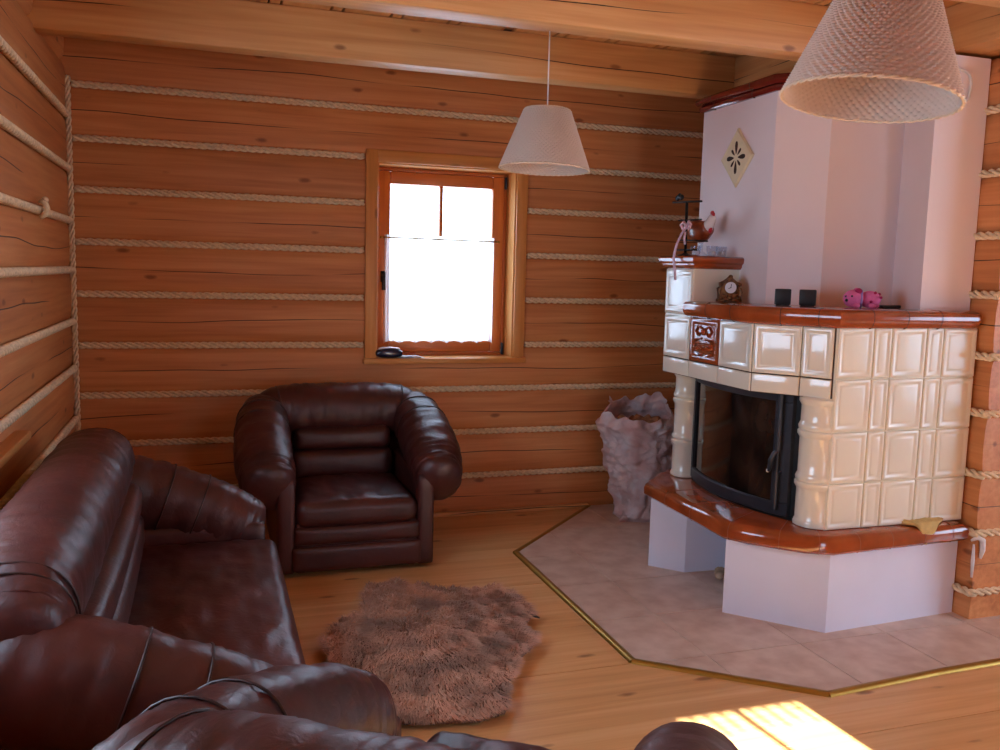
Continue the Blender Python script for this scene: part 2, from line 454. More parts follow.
def cushion(bm, lo, hi, n=(24, 24, 8), rad=.06, crown=.03, wr=.006, seed=0, axis=2, wdir=(1, 4)):
    """rounded, crowned box: a grid cube pushed onto a rounded box"""
    lo = V(lo); hi = V(hi); c = (lo + hi) / 2; h = (hi - lo) / 2
    bmc = {}
    def vert(i, j, k):
        key = (i, j, k)
        if key in bmc: return bmc[key]
        q = V((-1 + 2 * i / n[0], -1 + 2 * j / n[1], -1 + 2 * k / n[2]))
        p = V((q.x * h.x, q.y * h.y, q.z * h.z))
        inn = V([max(-(h[a] - rad), min(h[a] - rad, p[a])) for a in range(3)])
        d = p - inn
        if d.length > 1e-9:
            mx = max(abs(d[a]) for a in range(3)); d = d.normalized() * mx if mx else d
        p = inn + d
        oth = [a for a in range(3) if a != axis]
        cr = (1 - q[oth[0]] ** 2) * (1 - q[oth[1]] ** 2)
        p[axis] += math.copysign(crown * cr, q[axis]) * abs(q[axis])
        w = noise.noise(V((p[oth[0]] * 5 * wdir[0] + seed, p[oth[1]] * 5 * wdir[1], seed))) * wr
        w += noise.noise(V((p[oth[0]] * 13 * wdir[0] + seed, p[oth[1]] * 13 * wdir[1], seed + 5))) * wr * .6
        p[axis] += w * (1 if q[axis] > 0 else -.3) * min(1, abs(q[axis]))
        bmc[key] = bm.verts.new(c + p); return bmc[key]
    for a in range(3):
        b_, c_ = [(1, 2), (2, 0), (0, 1)][a]
        for side in (0, n[a]):
            for i in range(n[b_]):
                for j in range(n[c_]):
                    ids = []
                    for (u, w) in ((0, 0), (1, 0), (1, 1), (0, 1)):
                        t = [0, 0, 0]; t[a] = side; t[b_] = i + u; t[c_] = j + w; ids.append(tuple(t))
                    bm.faces.new([vert(*t) for t in ids])

# ------------------------------------------------------------------ room shell
XR = 4.15            # face of the stub wall the stove leans on
YS = -2.33           # end of that wall
XE = 7.4; YF = -6.9; ZC = 2.858
def seams(hs): return hs

def log_wall(bm, axis, hs, spans, face_dir, base, thick, holes=()):
    """hewn logs stacked; axis 0 runs along x, 1 along y; face at `base`, looking towards face_dir"""
    for z0, z1 in zip(hs, hs[1:]):
        zc = (z0 + z1) / 2; seed = random.random()
        cuts = [(a, b, z0, z1) for a, b in spans]
        for (h0, h1, hz0, hz1) in holes:
            nxt = []
            for (a, b, c, d) in cuts:
                if hz1 <= c or hz0 >= d or h1 <= a or h0 >= b: nxt.append((a, b, c, d)); continue
                if a < h0: nxt.append((a, h0, c, d))
                if h1 < b: nxt.append((h1, b, c, d))
                if c < hz0: nxt.append((max(a, h0), min(b, h1), c, hz0))
                if hz1 < d: nxt.append((max(a, h0), min(b, h1), hz1, d))
            cuts = nxt
        for (a, b, c, d) in cuts:
            prof = []
            zs = [z0, z0 + .012, z0 + .03, z0 + .08, zc, z1 - .08, z1 - .03, z1 - .012, z1]
            ds = [.028, .016, .006, .001, 0, .001, .006, .016, .028]
            f = lambda z: next(ds[i] + (ds[i + 1] - ds[i]) * (z - zs[i]) / (zs[i + 1] - zs[i]) for i in range(8) if zs[i] <= z <= zs[i + 1] + 1e-9)
            zz = [c] + [z for z in zs if c + 1e-6 < z < d - 1e-6] + [d]
            prof = [(f(z), z) for z in zz] + [(thick, d), (thick, c)]
            nseg = max(1, int((b - a) / .25))
            loops = []
            for i in range(nseg + 1):
                al = a + (b - a) * i / nseg; lp = []
                for (dd, z) in prof:
                    wob = 0.004 * noise.noise(V((al * .9 + seed * 50, z * 3, seed * 9))) if dd < thick * .5 else 0
                    across = base - face_dir * (dd + wob)
                    lp.append(bm.verts.new((al, across, z) if axis == 0 else (across, al, z)))
                loops.append(lp)
            vs = [v for lp in loops for v in lp]
            k = len(prof)
            for A, B_ in zip(loops, loops[1:]):
                for j in range(k): bm.faces.new((A[j], A[(j + 1) % k], B_[(j + 1) % k], B_[j]))
            bm.faces.new(loops[0][::-1]); bm.faces.new(loops[-1])
            setgc(bm, vs, axis, (0, 0, zc), seed)

HB = [-.02, .265, .557, .841, 1.128, 1.419, 1.710, 1.997, 2.274, 2.562, ZC]
HL = [-.15, .14, .43, .71, 1.0, 1.266, 1.551, 1.823, 2.107, 2.395, 2.68, ZC + .1]
WX0, WX1, WZ0, WZ1 = 1.715, 2.622, 1.032, 2.25      # back window opening
bm = newbm(); log_wall(bm, 0, HB, [(-.25, XE + .2)], -1, 0, .24, [(WX0, WX1, WZ0, WZ1)])
wall_back = obj('wall_back', bm, M['log'], smooth=True, kind='structure')
LW = (-3.95, -2.3, .92, 2.2)
bm = newbm(); log_wall(bm, 1, HL, [(YF - .2, 0)], 1, 0, .24, [(LW[0], LW[1], LW[2], LW[3])])
wall_left = obj('wall_left', bm, M['log'], smooth=True, kind='structure')
bm = newbm(); log_wall(bm, 1, HL[:-2] + [2.63], [(YS, 0)], -1, XR, .24)
for v in bm.verts: pass
wall_right = obj('wall_right', bm, M['log'], smooth=True, kind='structure')
EW = (-6.5, -3.0, .35, 2.35)
bm = newbm(); log_wall(bm, 1, HL, [(YF - .2, 0)], -1, XE, .24, [(EW[0], EW[1], EW[2], EW[3])])
obj('wall_east', bm, M['log'], smooth=True, kind='structure')
FW = (2.50, 3.25, .10, 2.30); FW2 = (4.75, 7.0, .15, 2.35)
bm = newbm(); log_wall(bm, 0, HB, [(-.25, XE + .2)], 1, YF, .24, [FW])
obj('wall_front', bm, M['log'], smooth=True, kind='structure')

# ropes lying in the log seams
for z in HB[1:-1]:
    spans = [(.03, XR)] if not (1.03 < z < 2.3) else [(.03, 1.635), (2.705, XR)]
    for a, b in spans:
        bm = newbm(); rope(bm, (a, -.004, z), (b, -.004, z)); obj('rope', bm, M['rope'], wall_back, smooth='all')
bm = newbm(); rope(bm, (.012, -.012, .02), (.012, -.012, 2.6), .017, .13); obj('corner_rope', bm, M['rope'], wall_back, smooth='all')
for z in HL[1:-2]:
    y0 = -2.2 if LW[2] - .05 < z < LW[3] + .08 else YF + .02
    bm = newbm(); rope(bm, (.004, y0 if y0 > -3 else -4.6, z), (.004, -.02, z)); obj('rope', bm, M['rope'], wall_left, smooth='all')
bm = newbm()
tube(bm, [(.02, -1.035, 1.79), (.04, -1.035, 1.80), (.046, -1.03, 1.825), (.04, -1.037, 1.85), (.02, -1.035, 1.862)], .011)
tube(bm, [(.02, -1.005, 1.80), (.042, -1.0, 1.81), (.046, -1.008, 1.83), (.036, -1.004, 1.858), (.02, -1.0, 1.866)], .012)
ball(bm, (.04, -1.02, 1.868), (.014, .022, .014)); obj('rope_knot', bm, M['rope'], wall_left, smooth='all', label='knotted rope end')
for z in HL[1:-2]:
    bm = newbm(); rope(bm, (XR - .002, -2.16, z), (XR - .002, YS - .012, z)); rope(bm, (XR - .012, YS - .002, z), (XR + .25, YS - .002, z))
    obj('rope', bm, M['rope'], wall_right, smooth='all')
# foam squeezed out of the joint below the bench
bm = newbm()
tube(bm, [(XR - .03, YS - .004, .40), (XR + .0, YS - .012, .415), (XR + .03, YS - .012, .40), (XR + .035, YS - .012, .35), (XR + .028, YS - .01, .31)], [.006, .012, .014, .012, .006])
obj('sealing_foam', bm, M['foam'], wall_right, smooth='all', label='white sealing foam'); bm = newbm()
tube(bm, [(XR - .012, YS - .004, .38), (XR - .014, YS - .008, .30), (XR - .01, YS - .006, .22)], [.005, .009, .005])
obj('sealing_foam', bm, M['foam'], wall_right, smooth='all', label='white sealing foam')

# floor boards
bm = newbm()
edges = [-.02]; ys = -.02
for strong, nxt, cnt in ((1, -1.34, 9), (1, -2.322, 7), (1, -3.055, 5), (1, -6.95, 27)):
    y_prev = edges[-1]
    for i in range(1, cnt + 1): edges.append(y_prev + (nxt - y_prev) * i / cnt)
strongset = {-1.34, -2.322, -3.055}
for a, b in zip(edges, edges[1:]):
    g0 = .0022 if round(a, 3) in strongset else .0004; g1 = .0022 if round(b, 3) in strongset else .0004
    x = -.1; sd = random.random()
    box(bm, (-.1, b + g1, -.03), (XE + .1, a - g0, 0), 0, sd)
g = bm.verts.layers.float_vector['gc']
for v in bm.verts:
    q = v[g]; v[g] = V((q.x, q.z, q.y))
floor = obj('floor', bm, M['floor'], kind='structure')
bm = newbm(); box(bm, (-.2, YF - .2, -.06), (XE + .2, .2, -.0305)); obj('subfloor', bm, M['grout'], floor)
# skirting fillet at the back wall
bm = newbm(); box(bm, (.0, -.032, 0), (3.2, .005, .03), 0, bev=.008); obj('baseboard_back', bm, M['beam'], kind='structure', smooth=True)
bm = newbm(); box(bm, (-.005, YF, 0), (.03, -.033, .03), 1, bev=.008); obj('baseboard_left', bm, M['beam'], kind='structure', smooth=True)

# hearth tiles
HP = [(3.21, -.005), (2.385, -.838), (2.385, -2.311), (2.99, -2.776), (3.55, -2.735), (4.9, -2.69), (4.9, -.005)]
def clip(poly, ax, val, keep_greater):
    out = []; n = len(poly)
    for i in range(n):
        p, q = poly[i], poly[(i + 1) % n]
        ip = (p[ax] >= val) == keep_greater; iq = (q[ax] >= val) == keep_greater
        if ip: out.append(p)
        if ip != iq:
            t = (val - p[ax]) / (q[ax] - p[ax]); out.append((p[0] + (q[0] - p[0]) * t, p[1] + (q[1] - p[1]) * t))
    return out
bm = newbm(); prism(bm, HP, .0006, .006); hb = obj('hearth_bed', bm, M['tilegrout'], floor)
bm = newbm(); G = .465; gp = .0032
for i in range(-1, 6):
    for j in range(-1, 8):
        x0 = 2.71 + (i - 1) * G; y1 = -.495 - (j - 1) * G
        q = HP
        for ax, val, kg in ((0, x0 + gp, True), (0, x0 + G - gp, False), (1, y1 - G + gp, True), (1, y1 - gp, False)):
            q = clip(q, ax, val, kg)
            if len(q) < 3: break
        if len(q) >= 3 and abs(area2(q)) > 1e-4: prism(bm, q, .003, .009)
obj('hearth_tiles', bm, M['tile'], floor, label='beige stone-look tiles of the hearth')
for i, (a, b) in enumerate(zip(HP[:5], HP[1:6])):
    a = V(a); b = V(b); d = (b - a).normalized(); nrm = V((-d.y, d.x))
    bm = newbm(); prof = [(-.02, 0), (-.017, .008), (-.008, .0135), (.008, .0135), (.017, .008), (.02, 0)]
    A = [bm.verts.new((a.x - d.x * .004 + nrm.x * u, a.y - d.y * .004 + nrm.y * u, z)) for u, z in prof]
    B_ = [bm.verts.new((b.x + d.x * .004 + nrm.x * u, b.y + d.y * .004 + nrm.y * u, z)) for u, z in prof]
    for k in range(6): bm.faces.new((A[k], A[(k + 1) % 6], B_[(k + 1) % 6], B_[k]))
    bm.faces.new(A); bm.faces.new(B_)
    obj('trim_%d' % (i + 1), bm, M['brass'], kind='structure', smooth=True)

# ceiling boards and beams
bm = newbm()
x = -.1
while x < XE + .1:
    box(bm, (x, YF - .2, ZC), (x + .225, .1, ZC + .03), 1); box(bm, (x + .238, YF - .2, ZC), (x + .283, .1, ZC + .03), 1); x += .296
ceil = obj('ceiling', bm, M['beam'], kind='structure')
bm = newbm(); box(bm, (-.3, YF - .3, ZC + .031), (XE + .3, .3, ZC + .12)); obj('ceiling_deck', bm, M['grout'], ceil)
ZB = 2.632
def beam(lo, hi, axis, label, bev=.012, gname='ceiling beams'):
    bm = newbm(); box(bm, lo, hi, axis, bev=bev)
    return tag(obj('ceiling_beam', bm, M['beam'], smooth=True), label, 'beam', gname)
beam((-.05, -.90, ZB), (3.62, -.765, ZC), 0, 'long pine ceiling beam nearest the rope-chinked back wall')
beam((-.05, -1.90, ZB), (3.94, -1.755, ZC), 0, 'long pine ceiling beam the far wicker lamp hangs from')
beam((-.05, -2.90, ZB), (3.94, -2.75, ZC), 0, 'pine ceiling beam at the top right corner of the picture')
beam((-.05, -3.80, ZB), (3.94, -3.655, ZC), 0, 'pine ceiling beam carrying the near wicker lamp')
beam((3.62, -1.755, ZB - .005), (3.76, -.78, ZC), 1, 'short pine trimmer beam running behind the red stove crown')
beam((3.95, YF, 2.645), (4.38, -.05, ZC), 1, 'wide pine purlin above the plastered stove flue', bev=.02)

# ------------------------------------------------------------------ windows
def window(name, axis, a0, a1, z0, z1, face, inward, depth, cas=.07, sill_ext=.01, muntin=True, curtain=None, sill_a=None, handle=True):
    """inward: direction (+1/-1) into the room along the other axis; face: wall face coordinate"""
    def P(a, d, z):  # d: distance into the wall (negative sticks into the room)
        w = face - inward * d
        return (a, w, z) if axis == 0 else (w, a, z)
    def bx(bm, a_, b_, d0, d1, za, zb, ax=None, bev=.004):
        p, q = P(a_, d0, za), P(b_, d1, zb)
        lo = [min(p[i], q[i]) for i in range(3)]; hi = [max(p[i], q[i]) for i in range(3)]
        box(bm, lo, hi, ax, bev=bev)
    bm = newbm()                                   # lining of the reveal
    t = .012
    bx(bm, a0, a0 + t, -.005, .235, z0, z1, 2, .001); bx(bm, a1 - t, a1, -.005, .235, z0, z1, 2, .001)
    bx(bm, a0 + t, a1 - t, -.005, .235, z1 - t, z1, axis, .001)
    bx(bm, a0 + t, a1 - t, -.005, .235, z0, z0 + t, axis, .001)
    root = obj(name, bm, M['casing'], kind='structure')
    bm = newbm()
    bx(bm, a0 - cas, a0 + .003, -.022, .03, z0 - .01, z1 + cas, 2); bx(bm, a1 - .003, a1 + cas, -.022, .03, z0 - .01, z1 + cas, 2)
    bx(bm, a0 + .003, a1 - .003, -.02, .03, z1 - .003, z1 + cas, axis)
    obj('casing', bm, M['casing'], root, smooth=True)
    sa = sill_a or (a0 - cas - .01, a1 + cas + .01)
    bm = newbm(); bx(bm, sa[0], sa[1], -.055, .10, z0 - .022, z0 + .014, axis, .008); obj('sill', bm, M['casing'], root, smooth=True)
    d0 = depth; f = .022; A0, A1, Z0, Z1 = a0 + t, a1 - t, z0 + t, z1 - t
    bm = newbm()
    bx(bm, A0, A0 + f, d0, d0 + .06, Z0, Z1, 2); bx(bm, A1 - f, A1, d0, d0 + .06, Z0, Z1, 2)
    bx(bm, A0 + f, A1 - f, d0, d0 + .06, Z1 - f, Z1, axis); bx(bm, A0 + f, A1 - f, d0, d0 + .06, Z0, Z0 + f, axis)
    obj('frame', bm, M['sash'], root, smooth=True)
    s = .078; B0, B1, Y0, Y1 = A0 + f + .002, A1 - f - .002, Z0 + f + .002, Z1 - f - .002
    bm = newbm()
    bx(bm, B0, B0 + s, d0 - .012, d0 + .05, Y0, Y1, 2, .008); bx(bm, B1 - s, B1, d0 - .012, d0 + .05, Y0, Y1, 2, .008)
    bx(bm, B0 + s, B1 - s, d0 - .012, d0 + .05, Y1 - s, Y1, axis, .008); bx(bm, B0 + s, B1 - s, d0 - .012, d0 + .05, Y0, Y0 + s, axis, .008)
    if muntin:
        m = (B0 + B1) / 2 - .005
        bx(bm, m - .011, m + .011, d0 + .0, d0 + .045, Y0 + s, Y1 - s, 2, .004)
    sash = obj('sash', bm, M['sash'], root, smooth=True)
    bm = newbm(); bx(bm, B0 + s - .005, B1 - s + .005, d0 + .02, d0 + .024, Y0 + s - .005, Y1 - s + .005, None, 0); obj('pane', bm, M['glass'], sash)
    if handle:
        bm = newbm(); zc = (Z0 + Z1) / 2 - .09
        bx(bm, B0 + .018, B0 + .045, d0 - .024, d0 - .010, zc - .035, zc + .035); bx(bm, B0 + .022, B0 + .040, d0 - .05, d0 - .022, zc + .008, zc + .026)
        bx(bm, B0 + .020, B0 + .042, d0 - .06, d0 - .044, zc - .085, zc + .03)
        obj('handle', bm, M['black_iron'], sash, smooth=True)
        bm = newbm()
        for zc in (Z0 + .045, Z1 - .06):
            bx(bm, B1 + .002, B1 + .016, d0 - .024, d0 - .004, zc - .04, zc + .04, bev=.005)
        obj('hinge', bm, M['iron'], sash, smooth=True)
    return root, P, (B0 + s, B1 - s, Y0 + s, Y1 - s, d0)

win, PW, (g0, g1, gz0, gz1, gd) = window('window_1', 0, WX0, WX1, WZ0, WZ1, 0, -1, .155)
# sheer half curtain on its rod
root = thing('cafe_curtain', 'white sheer half curtain across the lower part of the window', 'curtain', (2.15, .13, 1.13))
off = root.location
bm = newbm(); tube(bm, [(1.775, .132, 1.80), (2.15, .132, 1.797), (2.545, .132, 1.795)], .0045); ball(bm, (1.77, .132, 1.80), .009); ball(bm, (2.55, .132, 1.795), .009)
obj('rod', bm, M['brass'], root, off, smooth='all')
bm = newbm(); nx, nz = 160, 24; grid = []
for i in range(nx + 1):
    u = i / nx; row = []
    for j in range(nz + 1):
        v = j / nz
        x = 1.79 + u * .73
        zb = 1.125 + .016 * abs(math.sin(u * PI * 7)) ** .7
        z = 1.818 + (zb - 1.818) * v
        y = .132 + (.002 + .005 * v) * math.sin(u * 2 * PI * 22 + .8 * math.sin(v * 3)) + .003 * noise.noise(V((u * 9, v * 3, 2)))
        row.append(bm.verts.new((x, y, z)))
    grid.append(row)
for i in range(nx):
    for j in range(nz): bm.faces.new((grid[i][j], grid[i + 1][j], grid[i + 1][j + 1], grid[i][j + 1]))
obj('sheer', bm, M['sheer'], root, off, smooth='all')

window('window_2', 1, LW[0], LW[1], LW[2] + .0, LW[3], 0, 1, .11, sill_a=(LW[0] - .1, -1.62), muntin=True, handle=False)
window('window_3', 1, EW[0], EW[1], EW[2], EW[3], XE, -1, .11, handle=False)  # unseen east window, added to let fill light into the room
w4, P4, (f0, f1, fz0, fz1, fd) = window('window_4', 0, FW[0], FW[1], FW[2], FW[3], YF, 1, .10, handle=False, muntin=True)
# lace strips along the top of the front window, whose shadow falls on the floor
lv = thing('lace_valance', 'lace valance of hanging strips at the sunny front window', 'curtain', (2.84, YF + .02, 1.9))
bm = newbm(); tube(bm, [(FW[0] + .03, YF + .03, 2.11), (FW[1] - .03, YF + .03, 2.11)], .003); obj('rod', bm, M['brass'], lv, lv.location, smooth='all')
for i in range(9):
    xx = FW[0] + .15 + i * .062
    bm = newbm(); box(bm, (xx, YF + .028, 2.035 - .012 * (i % 2)), (xx + .026, YF + .032, 2.11), bev=.001); obj('strip', bm, M['lace'], lv, lv.location)

# things lying on the sill
case = thing('glasses_case', 'dark navy glasses case lying on the window sill', 'glasses case', (1.80, -.005, 1.046))
bm = newbm(); loft(bm, [(1.725, -.01, 1.074, .032, .020), (1.76, -.012, 1.079, .038, .032), (1.83, -.012, 1.079, .038, .032), (1.87, -.01, 1.074, .032, .020)], (0, 1, 0), n=14, seg=20, wr=0, ex=.75)
obj('shell', bm, M['navy'], case, case.location, smooth='all')
bm = newbm(); loft(bm, [(1.735, -.01, 1.104, .026, .006), (1.80, -.012, 1.111, .031, .006), (1.86, -.01, 1.104, .026, .006)], (0, 1, 0), n=12, seg=16, wr=0)
obj('lid', bm, M['white'], case, case.location, smooth='all', label='pale shiny lid')
bm = newbm()
for k, (a, b, z, r) in enumerate(((1.86, 2.02, 1.0465, .06), (1.88, 2.0, 1.0505, -.1), (1.87, 1.99, 1.0545, .16))):
    vs = box(bm, (a, -.045, z), (b, .035, z + .0035))
    bmesh.ops.rotate(bm, verts=vs, cent=(1.94, -.005, z), matrix=Matrix.Rotation(r, 3, 'Z'))
tag(obj('papers', bm, M['paper']), 'small stack of papers on the window sill beside the glasses case', 'papers')

def paint(bm, nf):
    bm.faces.ensure_lookup_table()
    for f in bm.faces[nf:]: f.material_index = 1

# ------------------------------------------------------------------ tiled stove
stove = thing('tiled_stove', 'corner tiled stove of cream glazed tiles with white plaster base and pink hood', 'stove', (3.6, -1.6, .009))
SO = stove.location
def sp(name, bm, mat, parent=None, smooth=True, label=None): return obj(name, bm, mat, parent or stove, SO, smooth=smooth, label=label)
bm = newbm(); prism(bm, [(3.041, -1.948), (3.363, -2.287), (XR - .005, -2.235), (XR - .005, -1.5), (3.5, -1.5)], .009, .388)
sp('base_pier', bm, M['plaster'], smooth=False)
bm = newbm(); prism(bm, [(3.015, -1.246), (3.153, -1.398), (3.62, -1.42), (3.62, -.86), (3.38, -.88)], .009, .388)
sp('base_pier', bm, M['plaster'], smooth=False)
bm = newbm(); prism(bm, [(3.62, -1.5), (XR - .005, -1.5), (XR - .005, -.9), (3.62, -.9)], .009, .388); sp('niche_back', bm, M['plaster'], smooth=False)
BENCH = [(3.36, -.83), (3.005, -1.18), (2.985, -2.0), (3.05, -2.11), (3.22, -2.285), (3.335, -2.345), (XR - .02, -2.305), (XR - .02, -.83)]
bprof = [(-.035, .388), (-.012, .39), (0, .402), (.002, .435), (-.006, .456), (-.022, .47), (-.04, .475)]
bm = newbm(); solid_profile(bm, BENCH, bprof); nf = len(bm.faces)
for e, t in ((0, .5), (1, .3), (1, .62), (2, .2), (3, .55), (4, .5), (5, .18), (5, .42), (5, .66), (5, .88)):
    joint(bm, BENCH, e, t, bprof, top=.22, w=.003)
paint(bm, nf); bench = sp('bench', bm, [M['brown'], M['benchjoint']])
# lower body
bm = newbm(); prism(bm, [(3.37, -1.17), (3.37, -2.07), (3.45, -2.2), (XR - .01, -2.2), (XR - .01, -1.0), (3.42, -1.0)], .476, 1.09); sp('firebox', bm, M['firebox'], smooth=False)
rows = [.476, .69, .925, 1.07]
def pillar(poly):
    bm = newbm(); pr = [(0, .476)]
    for a, b in ((.476, .69), (.69, .925), (.925, 1.075)):
        pr += [(.007, a + .004), (.009, a + .016), (.003, a + .03), (0, a + .036), (0, b - .04), (.003, b - .034), (.011, b - .02), (.011, b - .008), (.004, b - .001)]
    pr.append((0, 1.076)); solid_profile(bm, poly, pr); return bm
sp('corner_pillar', pillar([(3.36, -2.065), (3.312, -2.082), (3.288, -2.115), (3.284, -2.155), (3.295, -2.195), (3.32, -2.222), (3.345, -2.238), (3.375, -2.238), (3.42, -2.1)]), M['gloss'])
sp('corner_pillar', pillar([(3.33, -1.19), (3.27, -1.188), (3.235, -1.17), (3.218, -1.135), (3.222, -1.09), (3.25, -1.05), (3.33, -1.02), (3.40, -1.1)][::-1]), M['gloss'])

def tilepanel(bm, o, u, w, h, flat=False, rim=.022, n=None):
    """glazed tile on a face: origin o (lower corner), u along face, outward normal n"""
    o = V(o); u = V(u).normalized(); z = V((0, 0, 1)); n = V(n) if n else V((u.y, -u.x, 0))
    g = .0018
    if flat: lv_ = [(g, 0), (g + .003, .008), (g + .008, .0095)]
    else: lv_ = [(g, 0), (g + .002, .008), (.008, .011), (rim * .7, .0115), (rim, .009), (rim + .005, .0065), (rim + .009, .006), (rim + .015, .0082), (rim + .022, .0088)]
    loops = []
    for ins, d in lv_:
        ins = min(ins, w * .42)
        loops.append([bm.verts.new(o + u * a + z * b + n * d) for a, b in ((ins, ins), (w - ins, ins), (w - ins, h - ins), (ins, h - ins))])
    for A, B_ in zip(loops, loops[1:]):
        for k in range(4): bm.faces.new((A[k], A[(k + 1) % 4], B_[(k + 1) % 4], B_[k]))
    bm.faces.new(loops[-1])

YR = -2.243
# right face: wide and narrow tiles in four rows
bm = newbm(); prism(bm, [(3.352, YR), (XR - .012, YR), (XR - .012, -1.95), (3.352, -1.95)], .476, 1.395)
side = sp('side_cladding', bm, M['cream'], smooth=False)
wd, nw = .196, .098; x = 3.352; cols = []
for w in (wd, nw, wd, nw, XR - .012 - 3.352 - 2 * wd - 2 * nw): cols.append((x, w)); x += w
rz = [.476, .69, .925, 1.165, 1.395]
bm = newbm()
for (x, w) in cols:
    for a, b in zip(rz, rz[1:]): tilepanel(bm, (x, YR, a), (1, 0, 0), w, b - a, n=(0, -1, 0), rim=.020 if w > .1 else .016)
sp('side_tiles', bm, M['cream'], side)
# frieze above the door
FR = [(3.135, -1.10), (3.135, -1.935), (3.272, -2.112), (3.345, -2.238), (3.45, -2.235), (3.45, -1.10)]
bm = newbm(); prism(bm, FR, 1.072, 1.393); frieze = sp('frieze', bm, M['grout'], smooth=False)
seq = []
y = -1.10
for k in range(3): seq.append(((3.135, y), (3.135, y - .2783))); y -= .2783
seq.append((FR[1], FR[2])); seq.append((FR[2], FR[3]))
for k, (a, b) in enumerate(seq):
    a = V((a[0], a[1], 0)); b = V((b[0], b[1], 0)); w = (b - a).length; u = (b - a).normalized(); nn = V((u.y, -u.x, 0))
    if nn.x > .1: nn = -nn
    bm = newbm(); tilepanel(bm, (a.x, a.y, 1.162), u, w, .231, n=nn, rim=.03 if k != 4 else .024)
    if k == 1:      # brown relief tile: vase and garland like ornament in low relief
        c = a.lerp(b, .5)
        def q(du, z, d): p = c + u * du + nn * d; return (p.x, p.y, z)
        for s in (-1, 1):
            tube(bm, [q(s * .01, 1.335, .012), q(s * .05, 1.35, .014), q(s * .075, 1.325, .014), q(s * .05, 1.30, .014), q(s * .03, 1.315, .013)], .0055, 6)
            tube(bm, [q(s * .02, 1.285, .012), q(s * .07, 1.28, .015), q(s * .08, 1.26, .013)], .006, 6)
            for j in range(3): ball(bm, q(s * (.018 + j * .028), 1.238, .013), .0125, 8, 6)
            tube(bm, [q(s * .085, 1.212, .012), q(s * .03, 1.198, .013), q(0, 1.21, .013)], .006, 6)
        ball(bm, q(0, 1.32, .012), .017, 10, 8)
        tube(bm, [q(-.085, 1.26, .013), q(0, 1.268, .015), q(.085, 1.26, .013)], .006, 6)
    sp('relief_tile' if k == 1 else 'frieze_tile', bm, M['brown'] if k == 1 else M['gloss'], frieze, label='glossy brown relief tile' if k == 1 else None)
    bm = newbm(); tilepanel(bm, (a.x, a.y, 1.072), u, w, .089, flat=True, n=nn); sp('plain_tile', bm, M['gloss'], frieze)
# small upper cupboard left of the hood
bm = newbm(); prism(bm, [(3.132, -1.10), (3.132, -1.387), (3.42, -1.387), (3.42, -1.10)], 1.39, 1.645); cab = sp('upper_block', bm, M['cream'], smooth=False)
bm = newbm(); tilepanel(bm, (3.132, -1.10, 1.397), (0, -1, 0), .287, .245, n=(-1, 0, 0), rim=.03); sp('block_tile', bm, M['gloss'], cab)
CT = [(3.132, -1.10), (3.132, -1.387), (3.395, -1.387), (3.395, -1.10)]
cprof = [(-.01, 1.64), (.010, 1.643), (.021, 1.655), (.024, 1.668), (.034, 1.674), (.038, 1.684), (.038, 1.697), (.03, 1.706), (.02, 1.709)]
bm = newbm(); solid_profile(bm, CT, cprof); sp('block_cornice', bm, M['brown'], cab)
MT = [(3.135, -1.37), (3.135, -1.94), (3.274, -2.116), (3.352, -2.248), (XR - .07, -2.25), (XR - .07, -1.2), (3.5, -1.2), (3.45, -1.37)]
mprof = [(-.01, 1.39), (.012, 1.392), (.026, 1.402), (.033, 1.418), (.036, 1.437), (.034, 1.455), (.026, 1.468), (.012, 1.474)]
bm = newbm(); solid_profile(bm, MT, mprof); nf = len(bm.faces)
for e, t in ((0, .33), (0, .72), (1, .55), (2, .5), (3, .22), (3, .48), (3, .74)): joint(bm, MT, e, t, mprof, top=.05, w=.003)
paint(bm, nf); mantel = sp('mantel_shelf', bm, [M['brown'], M['grout']])
# hood
HD = [(3.4, -.95), (3.4, -1.63), (3.58, -1.82), (4.04, -1.82), (4.04, -.95)]
bm = newbm(); prism(bm, HD, 1.474, 2.56); hood = sp('hood', bm, M['hood'], smooth=False)
bm = newbm(); prism(bm, [(4.03, -1.80), (3.93, -1.93), (3.875, -2.08), (3.85, -2.185), (XR - .005, -2.185), (XR - .005, -.9), (4.03, -.9)], 1.474, 2.625); sp('flue_panel', bm, M['hood'], smooth=True)
crprof = [(-.01, 2.518), (.012, 2.520), (.02, 2.53), (.02, 2.546), (.012, 2.552), (.028, 2.557), (.038, 2.568), (.038, 2.586), (.03, 2.596), (.0, 2.60)]
bm = newbm(); solid_profile(bm, HD, crprof); nf = len(bm.faces)
for e, t in ((0, .18), (0, .72), (1, .5), (2, .4)): joint(bm, HD, e, t, crprof, w=.003)
paint(bm, nf); crown = sp('crown', bm, [M['crown'], M['grout']], hood)
# diamond vent
vy, vz = -1.313, 2.232
bm = newbm(); dl = .150
for lv_ in (((dl, 0), (dl, .008), (dl - .012, .014), (dl - .022, .012), (dl - .026, .0125)),):
    loops = []
    for r, d in lv_: loops.append([bm.verts.new((3.4 - d, vy + a * r, vz + b * r * 1.03)) for a, b in ((0, 1), (1, 0), (0, -1), (-1, 0))])
    for A, B_ in zip(loops, loops[1:]):
        for k in range(4): bm.faces.new((A[k], A[(k + 1) % 4], B_[(k + 1) % 4], B_[k]))
    bm.faces.new(loops[-1]); bm.faces.new(loops[0])
nf = len(bm.faces)
